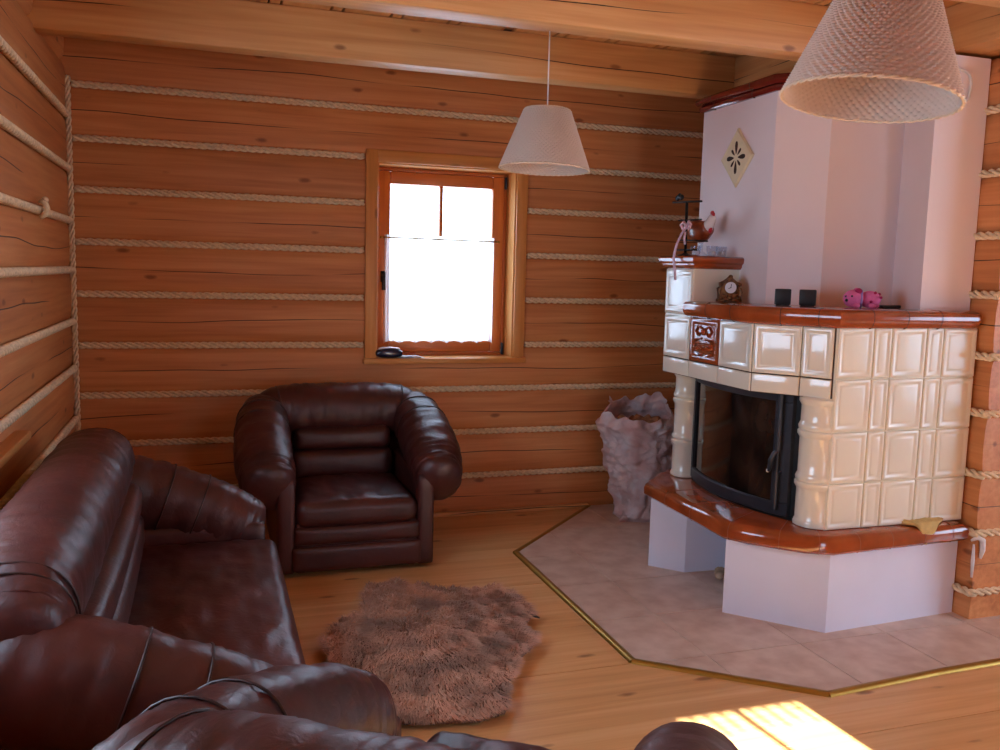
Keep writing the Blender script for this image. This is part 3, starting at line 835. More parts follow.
# rosette of dark petals laid on the plate, painting the shade of its holes
vr = bm
for k in range(8):
    a = k * PI / 4; ln = (.068, .044)[k % 2]; s0 = .018; wdt = (.017, .011)[k % 2]
    pts = []
    for i in range(16):
        th = 2 * PI * i / 16; r = .5 + .5 * math.cos(th)
        l = s0 + ln * (.5 - .5 * math.cos(th)); ww = wdt * math.sin(th) * (.35 + .65 * (.5 - .5 * math.cos(th)))
        pts.append((l * math.cos(a) - ww * math.sin(a), l * math.sin(a) + ww * math.cos(a)))
    A = [vr.verts.new((3.4 - .0131, vy + p[0], vz + p[1])) for p in pts]; vr.faces.new(A)
    B_ = [vr.verts.new((3.4 - .010, vy + p[0], vz + p[1])) for p in pts]
    for i in range(16): vr.faces.new((A[i], A[(i + 1) % 16], B_[(i + 1) % 16], B_[i]))
paint(bm, nf); vent = sp('vent_grille', bm, [M['ceramic'], M['grout']], hood, smooth=False, label='cream diamond vent with petal openings')
# white flex against the flue panel
bm = newbm(); tube(bm, [(V((3.94, -2.19, 2.565)).lerp(V((4.02, -2.195, 2.43)), t) + V((.045 * math.sin(t * PI), 0, .035 * math.sin(t * PI)))) for t in [i / 14 for i in range(15)]], .0065, 8)
sp('flex', bm, M['cord'], hood, label='white curved cable on the flue panel')

# door: gently bowed cast iron frame around a sooty pane
def dx(y): return 3.297 - .092 * (1 - ((y + 1.62) / .44) ** 2)
def bowed(bm, y0, y1, z0, z1, off0, off1, n=14, bev=.004):
    cs = []
    for i in range(n + 1):
        y = y0 + (y1 - y0) * i / n; x = dx(y)
        cs.append([bm.verts.new(p) for p in ((x - off1 + bev, y, z0), (x - off1, y, z0 + bev), (x - off1, y, z1 - bev), (x - off1 + bev, y, z1), (x - off0, y, z1), (x - off0, y, z0))])
    for A, B_ in zip(cs, cs[1:]):
        for k in range(6): bm.faces.new((A[k], A[(k + 1) % 6], B_[(k + 1) % 6], B_[k]))
    bm.faces.new(cs[0][::-1]); bm.faces.new(cs[-1])
bm = newbm()
bowed(bm, -1.195, -2.055, .488, .548, -.03, .008); bowed(bm, -1.195, -2.055, 1.03, 1.085, -.03, .008)
bowed(bm, -1.195, -1.232, .548, 1.03, -.03, .008, 2); bowed(bm, -1.97, -2.055, .548, 1.03, -.03, .008, 4)
door = sp('stove_door', bm, M['iron'])
bm = newbm(); bowed(bm, -1.195, -2.085, .476, .488, -.06, .002); bowed(bm, -2.057, -2.09, .488, 1.085, -.06, -.01, 2); bowed(bm, -1.175, -1.194, .488, 1.085, -.06, -.005, 2)
sp('door_surround', bm, M['black_iron'])
bm = newbm(); bowed(bm, -1.228, -1.975, .545, 1.033, -.016, -.006, 20, .001); sp('pane', bm, M['soot'], door, label='soot-stained fire door glass')
bm = newbm(); yh = -2.015; xh = dx(yh) - .03
tube(bm, [(xh, yh, .52), (xh, yh, .70)], .011, 10); tube(bm, [(xh, yh, .80), (xh, yh, 1.07)], .013, 10); tube(bm, [(xh + .03, yh, .70), (xh, yh, .70), (xh, yh, .80)], .006, 8)
tube(bm, [(xh - .005, yh - .005, .80), (xh - .018, yh + .002, .79), (xh - .028, yh + .012, .755), (xh - .025, yh + .022, .715), (xh - .018, yh + .034, .70)], [.008, .011, .012, .010, .008], 10)
hd = sp('door_handle', bm, M['iron'], door)
bm = newbm(); ball(bm, (xh - .018, yh + .042, .698), .009, 12, 8); sp('knob', bm, M['cord'], door)

# ------------------------------------------------------------------ things on the stove
def ray_x(px): return px
ZM = 1.4755
ck = thing('mantel_clock', 'small ornate gilt mantel clock at the left end of the mantel shelf', 'clock', (3.29, -1.47, ZM))
bm = newbm(); O = V((3.29, -1.47, ZM)); cz = 0
th_ = -0.35
def ckp(u, w, d):   # u across, w up, d towards viewer
    ca, sa = math.cos(th_), math.sin(th_)
    return V((O.x + u * ca + d * sa, O.y + u * sa - d * ca, O.z + w))
sil = [(-.062, 0), (-.062, .012), (-.054, .018), (-.058, .05), (-.062, .068), (-.05, .078), (-.052, .098), (-.03, .108), (-.012, .122), (0, .134), (.012, .122), (.03, .108), (.052, .098), (.05, .078), (.062, .068), (.058, .05), (.054, .018), (.062, .012), (.062, 0)]
A = [bm.verts.new(ckp(u, w, .022)) for u, w in sil]; A2 = [bm.verts.new(ckp(u * .93, w * .97 + .002, .030)) for u, w in sil]; B_ = [bm.verts.new(ckp(u, w, -.022)) for u, w in sil]
n_ = len(sil)
for k in range(n_):
    j = (k + 1) % n_; bm.faces.new((A[k], A[j], A2[j], A2[k])); bm.faces.new((B_[k], B_[j], A[j], A[k]))
bm.faces.new(A2); bm.faces.new(B_[::-1])
for s in (-1, 1):
    ball(bm, ckp(s * .046, .09, .026), .011, 10, 8); ball(bm, ckp(s * .045, .02, .028), .012, 10, 8); ball(bm, ckp(s * .03, .03, .03), .012, 10, 8)
    tube(bm, [ckp(s * .05, .03, .03), ckp(s * .056, .05, .03), ckp(s * .05, .07, .03)], .006, 6)
ball(bm, ckp(0, .128, .02), .012, 10, 8); ball(bm, ckp(0, .022, .03), .014, 10, 8)
obj('case', bm, M['gold'], ck, O, smooth=True)
def disc(bm, r, d0, d1, c=(0, .074), seg=28):
    a = [bm.verts.new(ckp(c[0] + r * math.cos(2 * PI * k / seg), c[1] + r * math.sin(2 * PI * k / seg), d0)) for k in range(seg)]
    b = [bm.verts.new(ckp(c[0] + r * math.cos(2 * PI * k / seg), c[1] + r * math.sin(2 * PI * k / seg), d1)) for k in range(seg)]
    for k in range(seg): bm.faces.new((a[k], a[(k + 1) % seg], b[(k + 1) % seg], b[k]))
    bm.faces.new(b); bm.faces.new(a[::-1])
bm = newbm(); disc(bm, .029, .02, .034); dial = obj('dial', bm, M['dial'], ck, O, smooth=True)
bm = newbm()
for dz, du in ((.018, .002), (-.006, -.012)):
    tube(bm, [ckp(0, .074, .0355), ckp(du, .074 + dz, .0355)], .0016, 6)
ball(bm, ckp(0, .074, .0355), .003, 8, 6); obj('hands', bm, M['black'], dial, O, smooth='all')

def speaker(cx, cy, label):
    r = thing('cube_speaker', label, 'speaker', (cx, cy, ZM), -.62, 'black cubes on the mantel')
    bm = newbm(); box(bm, (-.037, -.035, .004), (.037, .035, .078), bev=.004); obj('cabinet', bm, M['black'], r, smooth=True)
    bm = newbm(); box(bm, (-.033, -.0385, .010), (.033, -.0345, .073), bev=.0018); obj('grille', bm, M['black'], r, smooth=True)
    bm = newbm(); box(bm, (-.03, -.025, 0), (.03, .025, .005)); obj('foot', bm, M['black'], r)
speaker(3.318, -1.885, 'small black cube on the mantel shelf, left of the pair')
speaker(3.405, -1.955, 'small black cube on the mantel shelf, the one nearer the pink toy')

toy = thing('plush_toy', 'pink spotted plush animal with violet collar on the mantel shelf', 'toy', (3.615, -2.06, ZM), -.55)
bm = newbm(); ball(bm, (.045, .012, .040), (.05, .042, .040)); body = obj('body', bm, M['pink'], toy, smooth='all')
bm = newbm(); ball(bm, (-.03, -.008, .042), (.046, .042, .042)); head = obj('head', bm, M['pink'], toy, smooth='all')
for p in ((.088, -.022, .05), (.062, -.024, .072), (.045, -.03, .03), (.085, .005, .065)):
    bm = newbm(); ball(bm, p, .007, 8, 6); obj('spot', bm, M['pinkdk'], body, smooth='all')
bm = newbm(); ball(bm, (-.063, -.036, .034), .0075, 10, 8); obj('nose', bm, M['black'], head, smooth='all')
for p in ((-.066, -.03, .052), (-.042, -.047, .054)):
    bm = newbm(); ball(bm, p, .005, 8, 6); obj('eye', bm, M['black'], head, smooth='all')
for s in (-1, 1):
    bm = newbm(); ball(bm, (-.012, s * .03, .078), (.016, .009, .014), 12, 8); obj('ear', bm, M['pinkdk'] if s < 0 else M['pink'], head, smooth='all')
bm = newbm(); tube(bm, [(.006 + .004 * math.cos(a), .002 + .039 * math.cos(a), .042 + .038 * math.sin(a)) for a in [2 * PI * i / 20 for i in range(21)]], .0055, 8, False); obj('collar', bm, M['violet'], toy, smooth='all')
for p in ((-.02, -.04, .010), (.05, -.03, .010), (.075, .03, .010)):
    bm = newbm(); ball(bm, p, (.018, .013, .011), 12, 8); obj('paw', bm, M['pink'], toy, smooth='all')
bm = newbm(); box(bm, (3.735, -2.075, ZM - .001), (3.845, -2.04, ZM + .014), bev=.004)
tag(obj('remote_control', bm, M['black'], smooth=True), 'flat dark remote lying on the mantel shelf right of the pink toy', 'remote control')

# iron stand, hen, glasses and ribbon on the upper block
ZT = 1.709
ist = thing('iron_stand', 'black wrought iron cross stand on top of the stove block', 'stand', (3.19, -1.18, ZT))
bm = newbm(); lathe(bm, [(.045, 0), (.045, .006), (.02, .012), (.009, .02)], (3.19, -1.18, ZT), 20); obj('foot', bm, M['black_iron'], ist, ist.location, smooth=True)
bm = newbm(); tube(bm, [(3.19, -1.18, ZT + .01), (3.19, -1.17, 2.0)], .008, 8); obj('post', bm, M['black_iron'], ist, ist.location, smooth='all')
bm = newbm(); tube(bm, [(3.19, -1.02, 2.008), (3.19, -1.32, 1.995)], .0055, 8); tube(bm, [(3.19, -1.09, 1.905), (3.19, -1.33, 1.90)], .004, 8); obj('cross_bar', bm, M['black_iron'], ist, ist.location, smooth='all')
bm = newbm(); tube(bm, [(3.19, -1.09, 1.80), (3.19, -1.40, 1.785)], .004, 8); tube(bm, [(3.19, -1.09, 1.745), (3.19, -1.30, 1.742)], .005, 8); obj('lower_arm', bm, M['black_iron'], ist, ist.location, smooth='all')
bm = newbm()
for k, (a, b) in enumerate(((-1.07, 2.022), (-1.09, 2.03), (-1.11, 2.024))): ball(bm, (3.19, a, b + .006), (.012, .018, .016), 10, 8)
tube(bm, [(3.19, -1.05, 2.03), (3.19, -1.09, 2.05), (3.19, -1.13, 2.028)], .005, 6); obj('finial', bm, M['black_iron'], ist, ist.location, smooth='all')

hen = thing('hen_figurine', 'brown ceramic hen figurine with white neck and red comb on the stove block', 'figurine', (3.28, -1.190, ZT))
bm = newbm()
loft(bm, [(3.28, -1.070, 1.885, .02, .03), (3.28, -1.120, 1.86, .05, .055), (3.28, -1.180, 1.845, .055, .06), (3.28, -1.240, 1.86, .04, .045)], (1, 0, 0), n=18, seg=20, wr=0, ex=1)
obj('body', bm, M['hen'], hen, hen.location, smooth='all')
bm = newbm(); loft(bm, [(3.28, -1.220, 1.85, .036, .045), (3.28, -1.265, 1.885, .026, .03), (3.28, -1.290, 1.915, .02, .022)], (1, 0, 0), n=12, seg=16, wr=0, ex=1)
nk = obj('neck', bm, M['white'], hen, hen.location, smooth='all', label='white neck and head')
bm = newbm(); ball(bm, (3.28, -1.285, 1.94), (.008, .016, .012), 10, 8); ball(bm, (3.28, -1.295, 1.932), (.008, .012, .012), 10, 8); obj('comb', bm, M['red'], nk, smooth='all', off=hen.location)
bm = newbm(); ball(bm, (3.28, -1.272, 1.855), (.012, .014, .022), 10, 8); obj('wattle', bm, M['red'], nk, smooth='all', off=hen.location)
bm = newbm(); lathe(bm, [(.04, 0), (.036, .012), (.014, .03), (.012, .07), (.02, .10)], (3.28, -1.185, ZT), 18); obj('foot', bm, M['crystal'], hen, hen.location, smooth=True)
def tealight(x, y, label):
    t = thing('glass_tealight', label, 'tealight holder', (x, y, ZT), 0, 'glass tealights on the block')
    bm = newbm(); lathe(bm, [(.018, 0), (.024, .004), (.028, .03), (.030, .052), (.027, .052), (.025, .03), (.02, .008)], (0, 0, 0), 18); obj('cup', bm, M['crystal'], t, smooth=True)
    bm = newbm(); lathe(bm, [(.018, .0075), (.018, .026), (.002, .028)], (0, 0, 0), 14); obj('candle', bm, M['white'], t, smooth=True)
tealight(3.165, -1.33, 'glass tealight holder on the stove block, below the hen')
tealight(3.215, -1.405, 'glass tealight holder at the right edge of the stove block')
tealight(3.30, -1.36, 'glass tealight holder on the stove block nearest the pink hood')
rb = thing('ribbon', 'pale checked ribbon with a bow hanging over the stove block cornice', 'ribbon', (3.11, -1.2, ZT))
bm = newbm()
def band(pts, w):
    rows = []
    for (p, ax) in pts:
        p = V(p); ax = V(ax).normalized(); n2 = V((-.0015, 0, 0))
        rows.append([bm.verts.new(p - ax * w / 2), bm.verts.new(p + ax * w / 2), bm.verts.new(p + ax * w / 2 + n2), bm.verts.new(p - ax * w / 2 + n2)])
    for A, B_ in zip(rows, rows[1:]):
        for k in range(4): bm.faces.new((A[k], A[(k + 1) % 4], B_[(k + 1) % 4], B_[k]))
    bm.faces.new(rows[0]); bm.faces.new(rows[-1][::-1])
Y = (0, 1, 0)
band([((3.185, -1.205, 1.875), Y), ((3.155, -1.195, 1.83), Y), ((3.12, -1.21, 1.775), Y), ((3.082, -1.255, 1.72), Y), ((3.070, -1.27, 1.69), Y), ((3.070, -1.285, 1.64), Y), ((3.072, -1.295, 1.58), Y)], .026)
band([((3.165, -1.215, 1.84), Y), ((3.145, -1.24, 1.80), Y), ((3.14, -1.26, 1.77), Y)], .022)
obj('tail', bm, M['ribbon'], rb, rb.location, smooth='all')
bm = newbm()
for s in (-1, 1): tube(bm, [(3.18, -1.205 + s * .004, 1.868), (3.172, -1.205 + s * .028, 1.892), (3.17, -1.205 + s * .05, 1.878), (3.172, -1.205 + s * .03, 1.855), (3.18, -1.205 + s * .004, 1.866)], .009, 8)
ball(bm, (3.172, -1.205, 1.868), .012, 10, 8); obj('bow', bm, M['ribbon'], rb, rb.location, smooth='all')

# yellow cloth on the bench
bm = newbm(); nu, nv = 22, 16; top = []; bot = []
A_, B2, C2, D2 = V((3.74, -2.21)), V((3.83, -2.195)), V((4.05, -2.235)), V((3.87, -2.352))
for i in range(nu + 1):
    u = i / nu; rt = []; rb_ = []
    for j in range(nv + 1):
        v = j / nv
        p = A_.lerp(B2, min(1, u * 2.2)).lerp(C2, max(0, u * 2.2 - 1) / 1.2) if u * 2.2 > 1 else A_.lerp(B2, u * 2.2)
        e = A_.lerp(D2, min(1, u * 1.6)) if u < .625 else D2.lerp(C2, (u - .625) / .375)
        q = p.lerp(e, v)
        edge_y = -2.302
        over = max(0, (edge_y - q.y))
        zz = .478 - over * 1.9 + .012 * abs(noise.noise(V((u * 5, v * 4, 3)))) + .010 * (1 - v)
        yy = max(q.y, edge_y - .012) if over > 0 else q.y
        rt.append(bm.verts.new((q.x, yy - .003, zz + .012))); rb_.append(bm.verts.new((q.x, yy, zz - .001)))
    top.append(rt); bot.append(rb_)
for i in range(nu):
    for j in range(nv):
        bm.faces.new((top[i][j], top[i + 1][j], top[i + 1][j + 1], top[i][j + 1])); bm.faces.new((bot[i][j], bot[i][j + 1], bot[i + 1][j + 1], bot[i + 1][j]))
for i in range(nu): bm.faces.new((top[i][0], bot[i][0], bot[i + 1][0], top[i + 1][0])); bm.faces.new((top[i][nv], top[i + 1][nv], bot[i + 1][nv], bot[i][nv]))
for j in range(nv): bm.faces.new((top[0][j], top[0][j + 1], bot[0][j + 1], bot[0][j])); bm.faces.new((top[nu][j], bot[nu][j], bot[nu][j + 1], top[nu][j + 1]))
tag(obj('cleaning_cloth', bm, M['yellow'], smooth='all'), 'folded yellow cloth draped over the brown bench edge', 'cloth')
# splinter on the floor of the wood niche
bm = newbm(); loft(bm, [(3.26, -1.56, .028, .012, .018), (3.285, -1.53, .040, .022, .028), (3.32, -1.50, .035, .024, .024), (3.34, -1.47, .026, .012, .014)], (0, 0, 1), n=14, seg=12, wr=.006, wfreq=30)
tag(obj('wood_chunk', bm, M['woodchip'], smooth='all'), 'small pale chunk of firewood on the hearth inside the niche', 'firewood')

# ------------------------------------------------------------------ sack of kindling
sack = thing('plastic_sack', 'translucent pinkish plastic sack standing between back wall and stove', 'sack', (3.42, -.34, .0))
def sack_r(z):
    pts = [(0, .125), (.04, .165), (.12, .15), (.22, .19), (.4, .215), (.56, .245), (.64, .265), (.70, .225), (.76, .185), (.92, .20)]
    for (a, ra), (b, rb2) in zip(pts, pts[1:]):
        if a <= z <= b: return ra + (rb2 - ra) * (z - a) / (b - a)
    return .2
bm = newbm(); NT, NZ = 120, 110; rg = []
for j in range(NZ + 1):
    v = j / NZ; r = []
    for k in range(NT):
        th = 2 * PI * k / NT; c, s = math.cos(th), math.sin(th)
        flap = .72 + .05 * noise.noise(V((c * 1.6, s * 1.6, 7))) + .035 * noise.noise(V((c * 4, s * 4, 1))) + .09 * max(0, s) + .06 * max(0, c) ** 3 - .04 * max(0, -s)
        z = .002 + v * flap
        rr = sack_r(z) * (1 + .16 * noise.noise(V((c * 1.7, s * 1.7, z * 3.2))) + .12 * noise.noise(V((c * 4, s * 4, z * 9))) - .22 * abs(noise.noise(V((c * 2.2 + 4, s * 2.2, z * 9)))) - .14 * abs(noise.noise(V((c * 4 + 8, s * 4, z * 20)))) + .09)
        lean = V((-.03 * z / .8, .0, 0))
        r.append(bm.verts.new(V((rr * c, min(rr * s * .95, .31), z)) + lean))
    rg.append(r)
for a, b in zip(rg, rg[1:]):
    for k in range(NT): bm.faces.new((a[k], a[(k + 1) % NT], b[(k + 1) % NT], b[k]))
bm.faces.new(rg[0][::-1])
o = obj('bag', bm, M['bag'], sack, smooth='all')
md = o.modifiers.new('thick', 'SOLIDIFY'); md.thickness = .003; md.offset = -1
bm = newbm()
for k in range(16):
    a = random.random() * 6.3; r = random.random() * .13; z = .60 + random.random() * .06
    p = V((r * math.cos(a) - .02, r * math.sin(a) * .8, z)); d = V((random.uniform(-1, 1), random.uniform(-1, 1), random.uniform(-.3, .5))).normalized() * .06
    tube(bm, [p - d, p, p + d], [.028, .034, .026], 7)
lathe(bm, [(.10, .02), (.13, .2), (.17, .45), (.17, .58), (.02, .62)], (0, 0, 0), 20)
obj('kindling', bm, M['sackfill'], sack, smooth=True)
# twisted corners at the sack bottom
bm = newbm(); loft(bm, [(-.10, -.08, .03, .03, .02), (-.15, -.10, .035, .022, .018), (-.19, -.115, .03, .012, .01)], (0, 0, 1), n=10, seg=10, wr=.006, wfreq=30); obj('corner_knot', bm, M['bag'], sack, smooth='all')

# ------------------------------------------------------------------ leather suite
def make_seat(root, sw, depth=.92, seed=0, wide=False):
    h = sw / 2; c = h + .125; f = -.49
    LM = M['leather']
    # plinth with front panel
    bm = newbm(); cushion(bm, (-(h + .005), f + .015, .02), (h + .005, f + .90, .285), (30, 16, 8), rad=.02, crown=.0, wr=.0, seed=seed)
    obj('plinth', bm, LM, root, smooth='all')
    bm = newbm(); cushion(bm, (-(h + .02), f - .008, .035), (h + .02, f + .03, .165), (30, 4, 8), rad=.018, crown=.004, wr=.002, axis=1, seed=seed)
    obj('front_panel', bm, LM, root, smooth='all')
    bm = newbm(); cushion(bm, (-(h + .01), f - .004, .172), (h + .01, f + .06, .268), (30, 4, 6), rad=.02, crown=.006, wr=.003, axis=1, seed=seed + 2)
    obj('front_rail', bm, LM, root, smooth='all')
    # seat
    bm = newbm(); cushion(bm, (-h + .002, f - .01, .262), (h - .002, f + .66, .40), (64 if wide else 44, 40, 10), rad=.05, crown=.028, wr=.009, seed=seed + 3, wdir=(2.2, .8) if not wide else (.8, 2.0))
    obj('seat_cushion', bm, LM, root, smooth='all')
    for s in (-1, 1):
        bm = newbm(); cushion(bm, (s * (h + .046) - .048, f + (.035 if wide else .008), .02), (s * (h + .046) + .048, f + .89, .46 if wide else .52), (6, 20, 14), rad=.022, crown=0, wr=0)
        obj('side_panel', bm, LM, root, smooth='all')
        P = [(s * (c - .03), f + .80, .725, .12, .13), (s * (c - .005), f + .66, .715, .14, .155), (s * (c + .01), f + .48, .655, .150, .165), (s * (c + .015), f + .28, .575, .152, .168),
             (s * (c + .005), f + .13, .508, .145, .158), (s * c, f + .06, .48, .13, .142)]
        if wide: P = [(a, b + .04, z * (.89 - .05 * i_ / 5), r1 * (1.03 - .02 * i_), r2 * (1.04 - .02 * i_)) for i_, (a, b, z, r1, r2) in enumerate(P)]
        bm = newbm(); R_ = loft(bm, P, (1, 0, 0), n=64, seg=40, ex=.9, wr=.0065, wfreq=15, seed=seed + 3 * s, cap=.4, capb=.5)
        arm = obj('arm', bm, LM, root, smooth='all')
        for ri in ((29, 38) if wide else (16, 24)):
            bm = newbm(); tube(bm, [V(q) for q in ring_pts(P, (1, 0, 0), ri / 64, .0015)], .0036, 6, False)
            obj('arm_seam', bm, M['leather_dark'], arm, smooth='all')
    # back: shell, shoulder roll, lumbar pads
    bm = newbm(); cushion(bm, (-(h + .10), f + .70, .06), (h + .10, f + .91, .80), (34, 10, 24), rad=.06, crown=.0, wr=.0, axis=1)
    obj('back_shell', bm, LM, root, smooth='all')
    e = h + (.13 if wide else .07)
    P = [(-e, f + .72, .72, .135, .14), (-e * .86, f + .725, .755, .15, .155), (-e * .5, f + .725, .763, .155, .16), (0, f + .725, .765, .155, .16), (e * .5, f + .725, .763, .155, .16), (e * .86, f + .725, .755, .15, .155), (e, f + .72, .72, .135, .14)]
    bm = newbm(); loft(bm, P, (0, 1, 0), n=130 if wide else 90, seg=36, ex=.9, wr=.0055, wfreq=15, seed=seed + 11, cap=.55)
    roll = obj('shoulder_roll', bm, LM, root, smooth='all')
    for t in ((.17, .83) if not wide else (.09, .12, .88, .91)):
        bm = newbm(); tube(bm, [V(q) for q in ring_pts(P, (0, 1, 0), t, .001)], .0036, 6, False)
        obj('roll_seam', bm, M['leather_dark'], roll, smooth='all')
    bm = newbm(); cushion(bm, (-(h - .03), f + .535, .39), (h - .03, f + .74, .56), (40, 8, 12), rad=.045, crown=.01, wr=.006, axis=1, seed=seed + 4, wdir=(4, 1)); obj('lumbar_pad', bm, LM, root, smooth='all')
    bm = newbm(); cushion(bm, (-(h - .04), f + .54, .555), (h - .04, f + .76, .69), (40, 8, 10), rad=.045, crown=.012, wr=.006, axis=1, seed=seed + 6, wdir=(4, 1)); obj('lumbar_pad', bm, LM, root, smooth='all')

def ring_pts(P, ref, t, grow):
    n = 200; Q = catmull(P, n); i = max(1, min(n - 2, int(t * n)))
    p = V(Q[i][:3]); tt = (V(Q[i + 1][:3]) - V(Q[i - 1][:3])).normalized(); ref = V(ref)
    sd = (ref - tt * ref.dot(tt)).normalized(); up = sd.cross(tt); out = []
    for k in range(33):
        th = 2 * PI * k / 32; c, s = math.cos(th), math.sin(th)
        out.append(p + sd * (Q[i][3] + grow) * math.copysign(abs(c) ** .9, c) + up * (Q[i][4] + grow) * math.copysign(abs(s) ** .9, s))
    return out

a1 = thing('leather_armchair', 'oxblood leather armchair against the back wall under the window', 'armchair', (1.455, -.485, 0), 0, 'leather armchairs')
make_seat(a1, .64, seed=1)
a2 = thing('leather_armchair', 'oxblood leather armchair in the foreground, seen from behind, facing the stove', 'armchair', (1.076, -4.073, 0), math.radians(145), 'leather armchairs')
a2.scale = (.90, 1.18, 1)
for ch in list(a1.children):
    d = ch.copy(); COL.objects.link(d); d.parent = a2
    if ch.name.startswith('seat_cushion'): d.location.y -= .15      # slid forward in the photograph
    for g_ in ch.children:
        q = g_.copy(); COL.objects.link(q); q.parent = d
sofa = thing('leather_sofa', 'oxblood leather two-seat sofa along the left log wall', 'sofa', (.50, -2.30, 0), math.radians(90))
make_seat(sofa, 1.62, seed=5, wide=True)

# ------------------------------------------------------------------ sheepskin
rug = thing('sheepskin_rug', 'shaggy brown sheepskin lying on the pine floor before the stove', 'rug', (1.6, -1.95, 0))
RP = [(1.391, -1.387), (1.425, -1.252), (1.516, -1.219), (1.611, -1.205), (1.73, -1.33), (1.866, -1.421), (2.031, -1.408), (2.147, -1.511), (2.163, -1.724), (2.142, -1.832), (2.054, -1.916), (2.091, -2.014), (2.032, -2.137), (1.926, -2.237), (1.869, -2.366), (1.818, -2.42), (1.75, -2.63), (1.616, -2.668), (1.419, -2.632), (1.263, -2.588), (1.155, -2.406), (1.119, -2.161), (1.157, -2.017), (1.128, -1.907), (1.144, -1.817), (1.22, -1.695), (1.342, -1.574)]
RPi = [tuple(p) for p in offset_poly([V(p) for p in RP], -.035)]
bm = newbm(); prism(bm, [tuple(p) for p in offset_poly([V(p) for p in RP], -.07)], .002, .012); obj('hide', bm, M['hide'], rug, rug.location, smooth=False)
def inside(p, poly):
    r = False; n = len(poly)
    for i in range(n):
        a, b = poly[i], poly[(i + 1) % n]
        if (a[1] > p[1]) != (b[1] > p[1]) and p[0] < (b[0] - a[0]) * (p[1] - a[1]) / (b[1] - a[1]) + a[0]: r = not r
    return r
def build_fur():
    verts = []; faces = []; tip = []; sd = []
    cx, cy = 1.62, -1.95; rnd = random.Random(3)
    count = 0
    while count < 60000:
        x = rnd.uniform(1.1, 2.18); y = rnd.uniform(-2.68, -1.2)
        if not inside((x, y), RPi): continue
        count += 1
        n1 = noise.noise(V((x * 6, y * 6, 0))); n2 = noise.noise(V((x * 6, y * 6, 9))); n3 = noise.noise(V((x * 16, y * 16, 4)))
        out = V((x - cx, y - cy)); out = out.normalized() * (.35 + out.length * .9)
        d = V((out.x + n1 * .9 + rnd.uniform(-.35, .35) + .25, out.y + n2 * .9 + rnd.uniform(-.35, .35) - .25, 0))
        d.normalize()
        ln = .056 + .016 * n3 + rnd.uniform(-.01, .012); hgt = .62 + .25 * n3 + rnd.uniform(-.15, .15)
        ed = min(1, max(0, (1.15 - max(abs((x - cx) / .52), abs((y - cy) / .72))) * 4)); hgt *= .35 + .65 * ed
        w = V((-d.y, d.x, 0)) * rnd.uniform(.0014, .0026)
        p0 = V((x, y, .010)); p1 = p0 + d * ln * .32 + V((0, 0, ln * hgt)); p2 = p0 + d * ln * .85 + V((0, 0, ln * hgt * .95)); p2.z = max(p2.z, .008)
        b = len(verts)
        verts += [p0 - w, p0 + w, p1 + w, p1 - w, p2]
        faces += [(b, b + 1, b + 2, b + 3), (b + 3, b + 2, b + 4)]
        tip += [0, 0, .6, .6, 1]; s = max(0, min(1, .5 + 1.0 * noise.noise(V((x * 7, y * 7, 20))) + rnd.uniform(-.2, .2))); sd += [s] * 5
    me = bpy.data.meshes.new('fleece'); L = rug.location
    me.from_pydata([tuple(v - L) for v in verts], [], faces)
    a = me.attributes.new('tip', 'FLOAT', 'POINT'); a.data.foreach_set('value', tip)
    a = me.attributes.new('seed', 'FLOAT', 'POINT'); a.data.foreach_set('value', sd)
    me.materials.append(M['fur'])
    o = bpy.data.objects.new('fleece', me); COL.objects.link(o); o.parent = rug
build_fur()
bm = newbm(); vs = box(bm, (2.085, -1.86, .045), (2.135, -1.81, .051), bev=.002); bmesh.ops.rotate(bm, verts=list(bm.verts), cent=(2.11, -1.835, .033), matrix=Matrix.Rotation(.5, 3, 'Y') @ Matrix.Rotation(.6, 3, 'Z'))
obj('tag', bm, M['tag'], rug, rug.location, smooth=True, label='small black label')

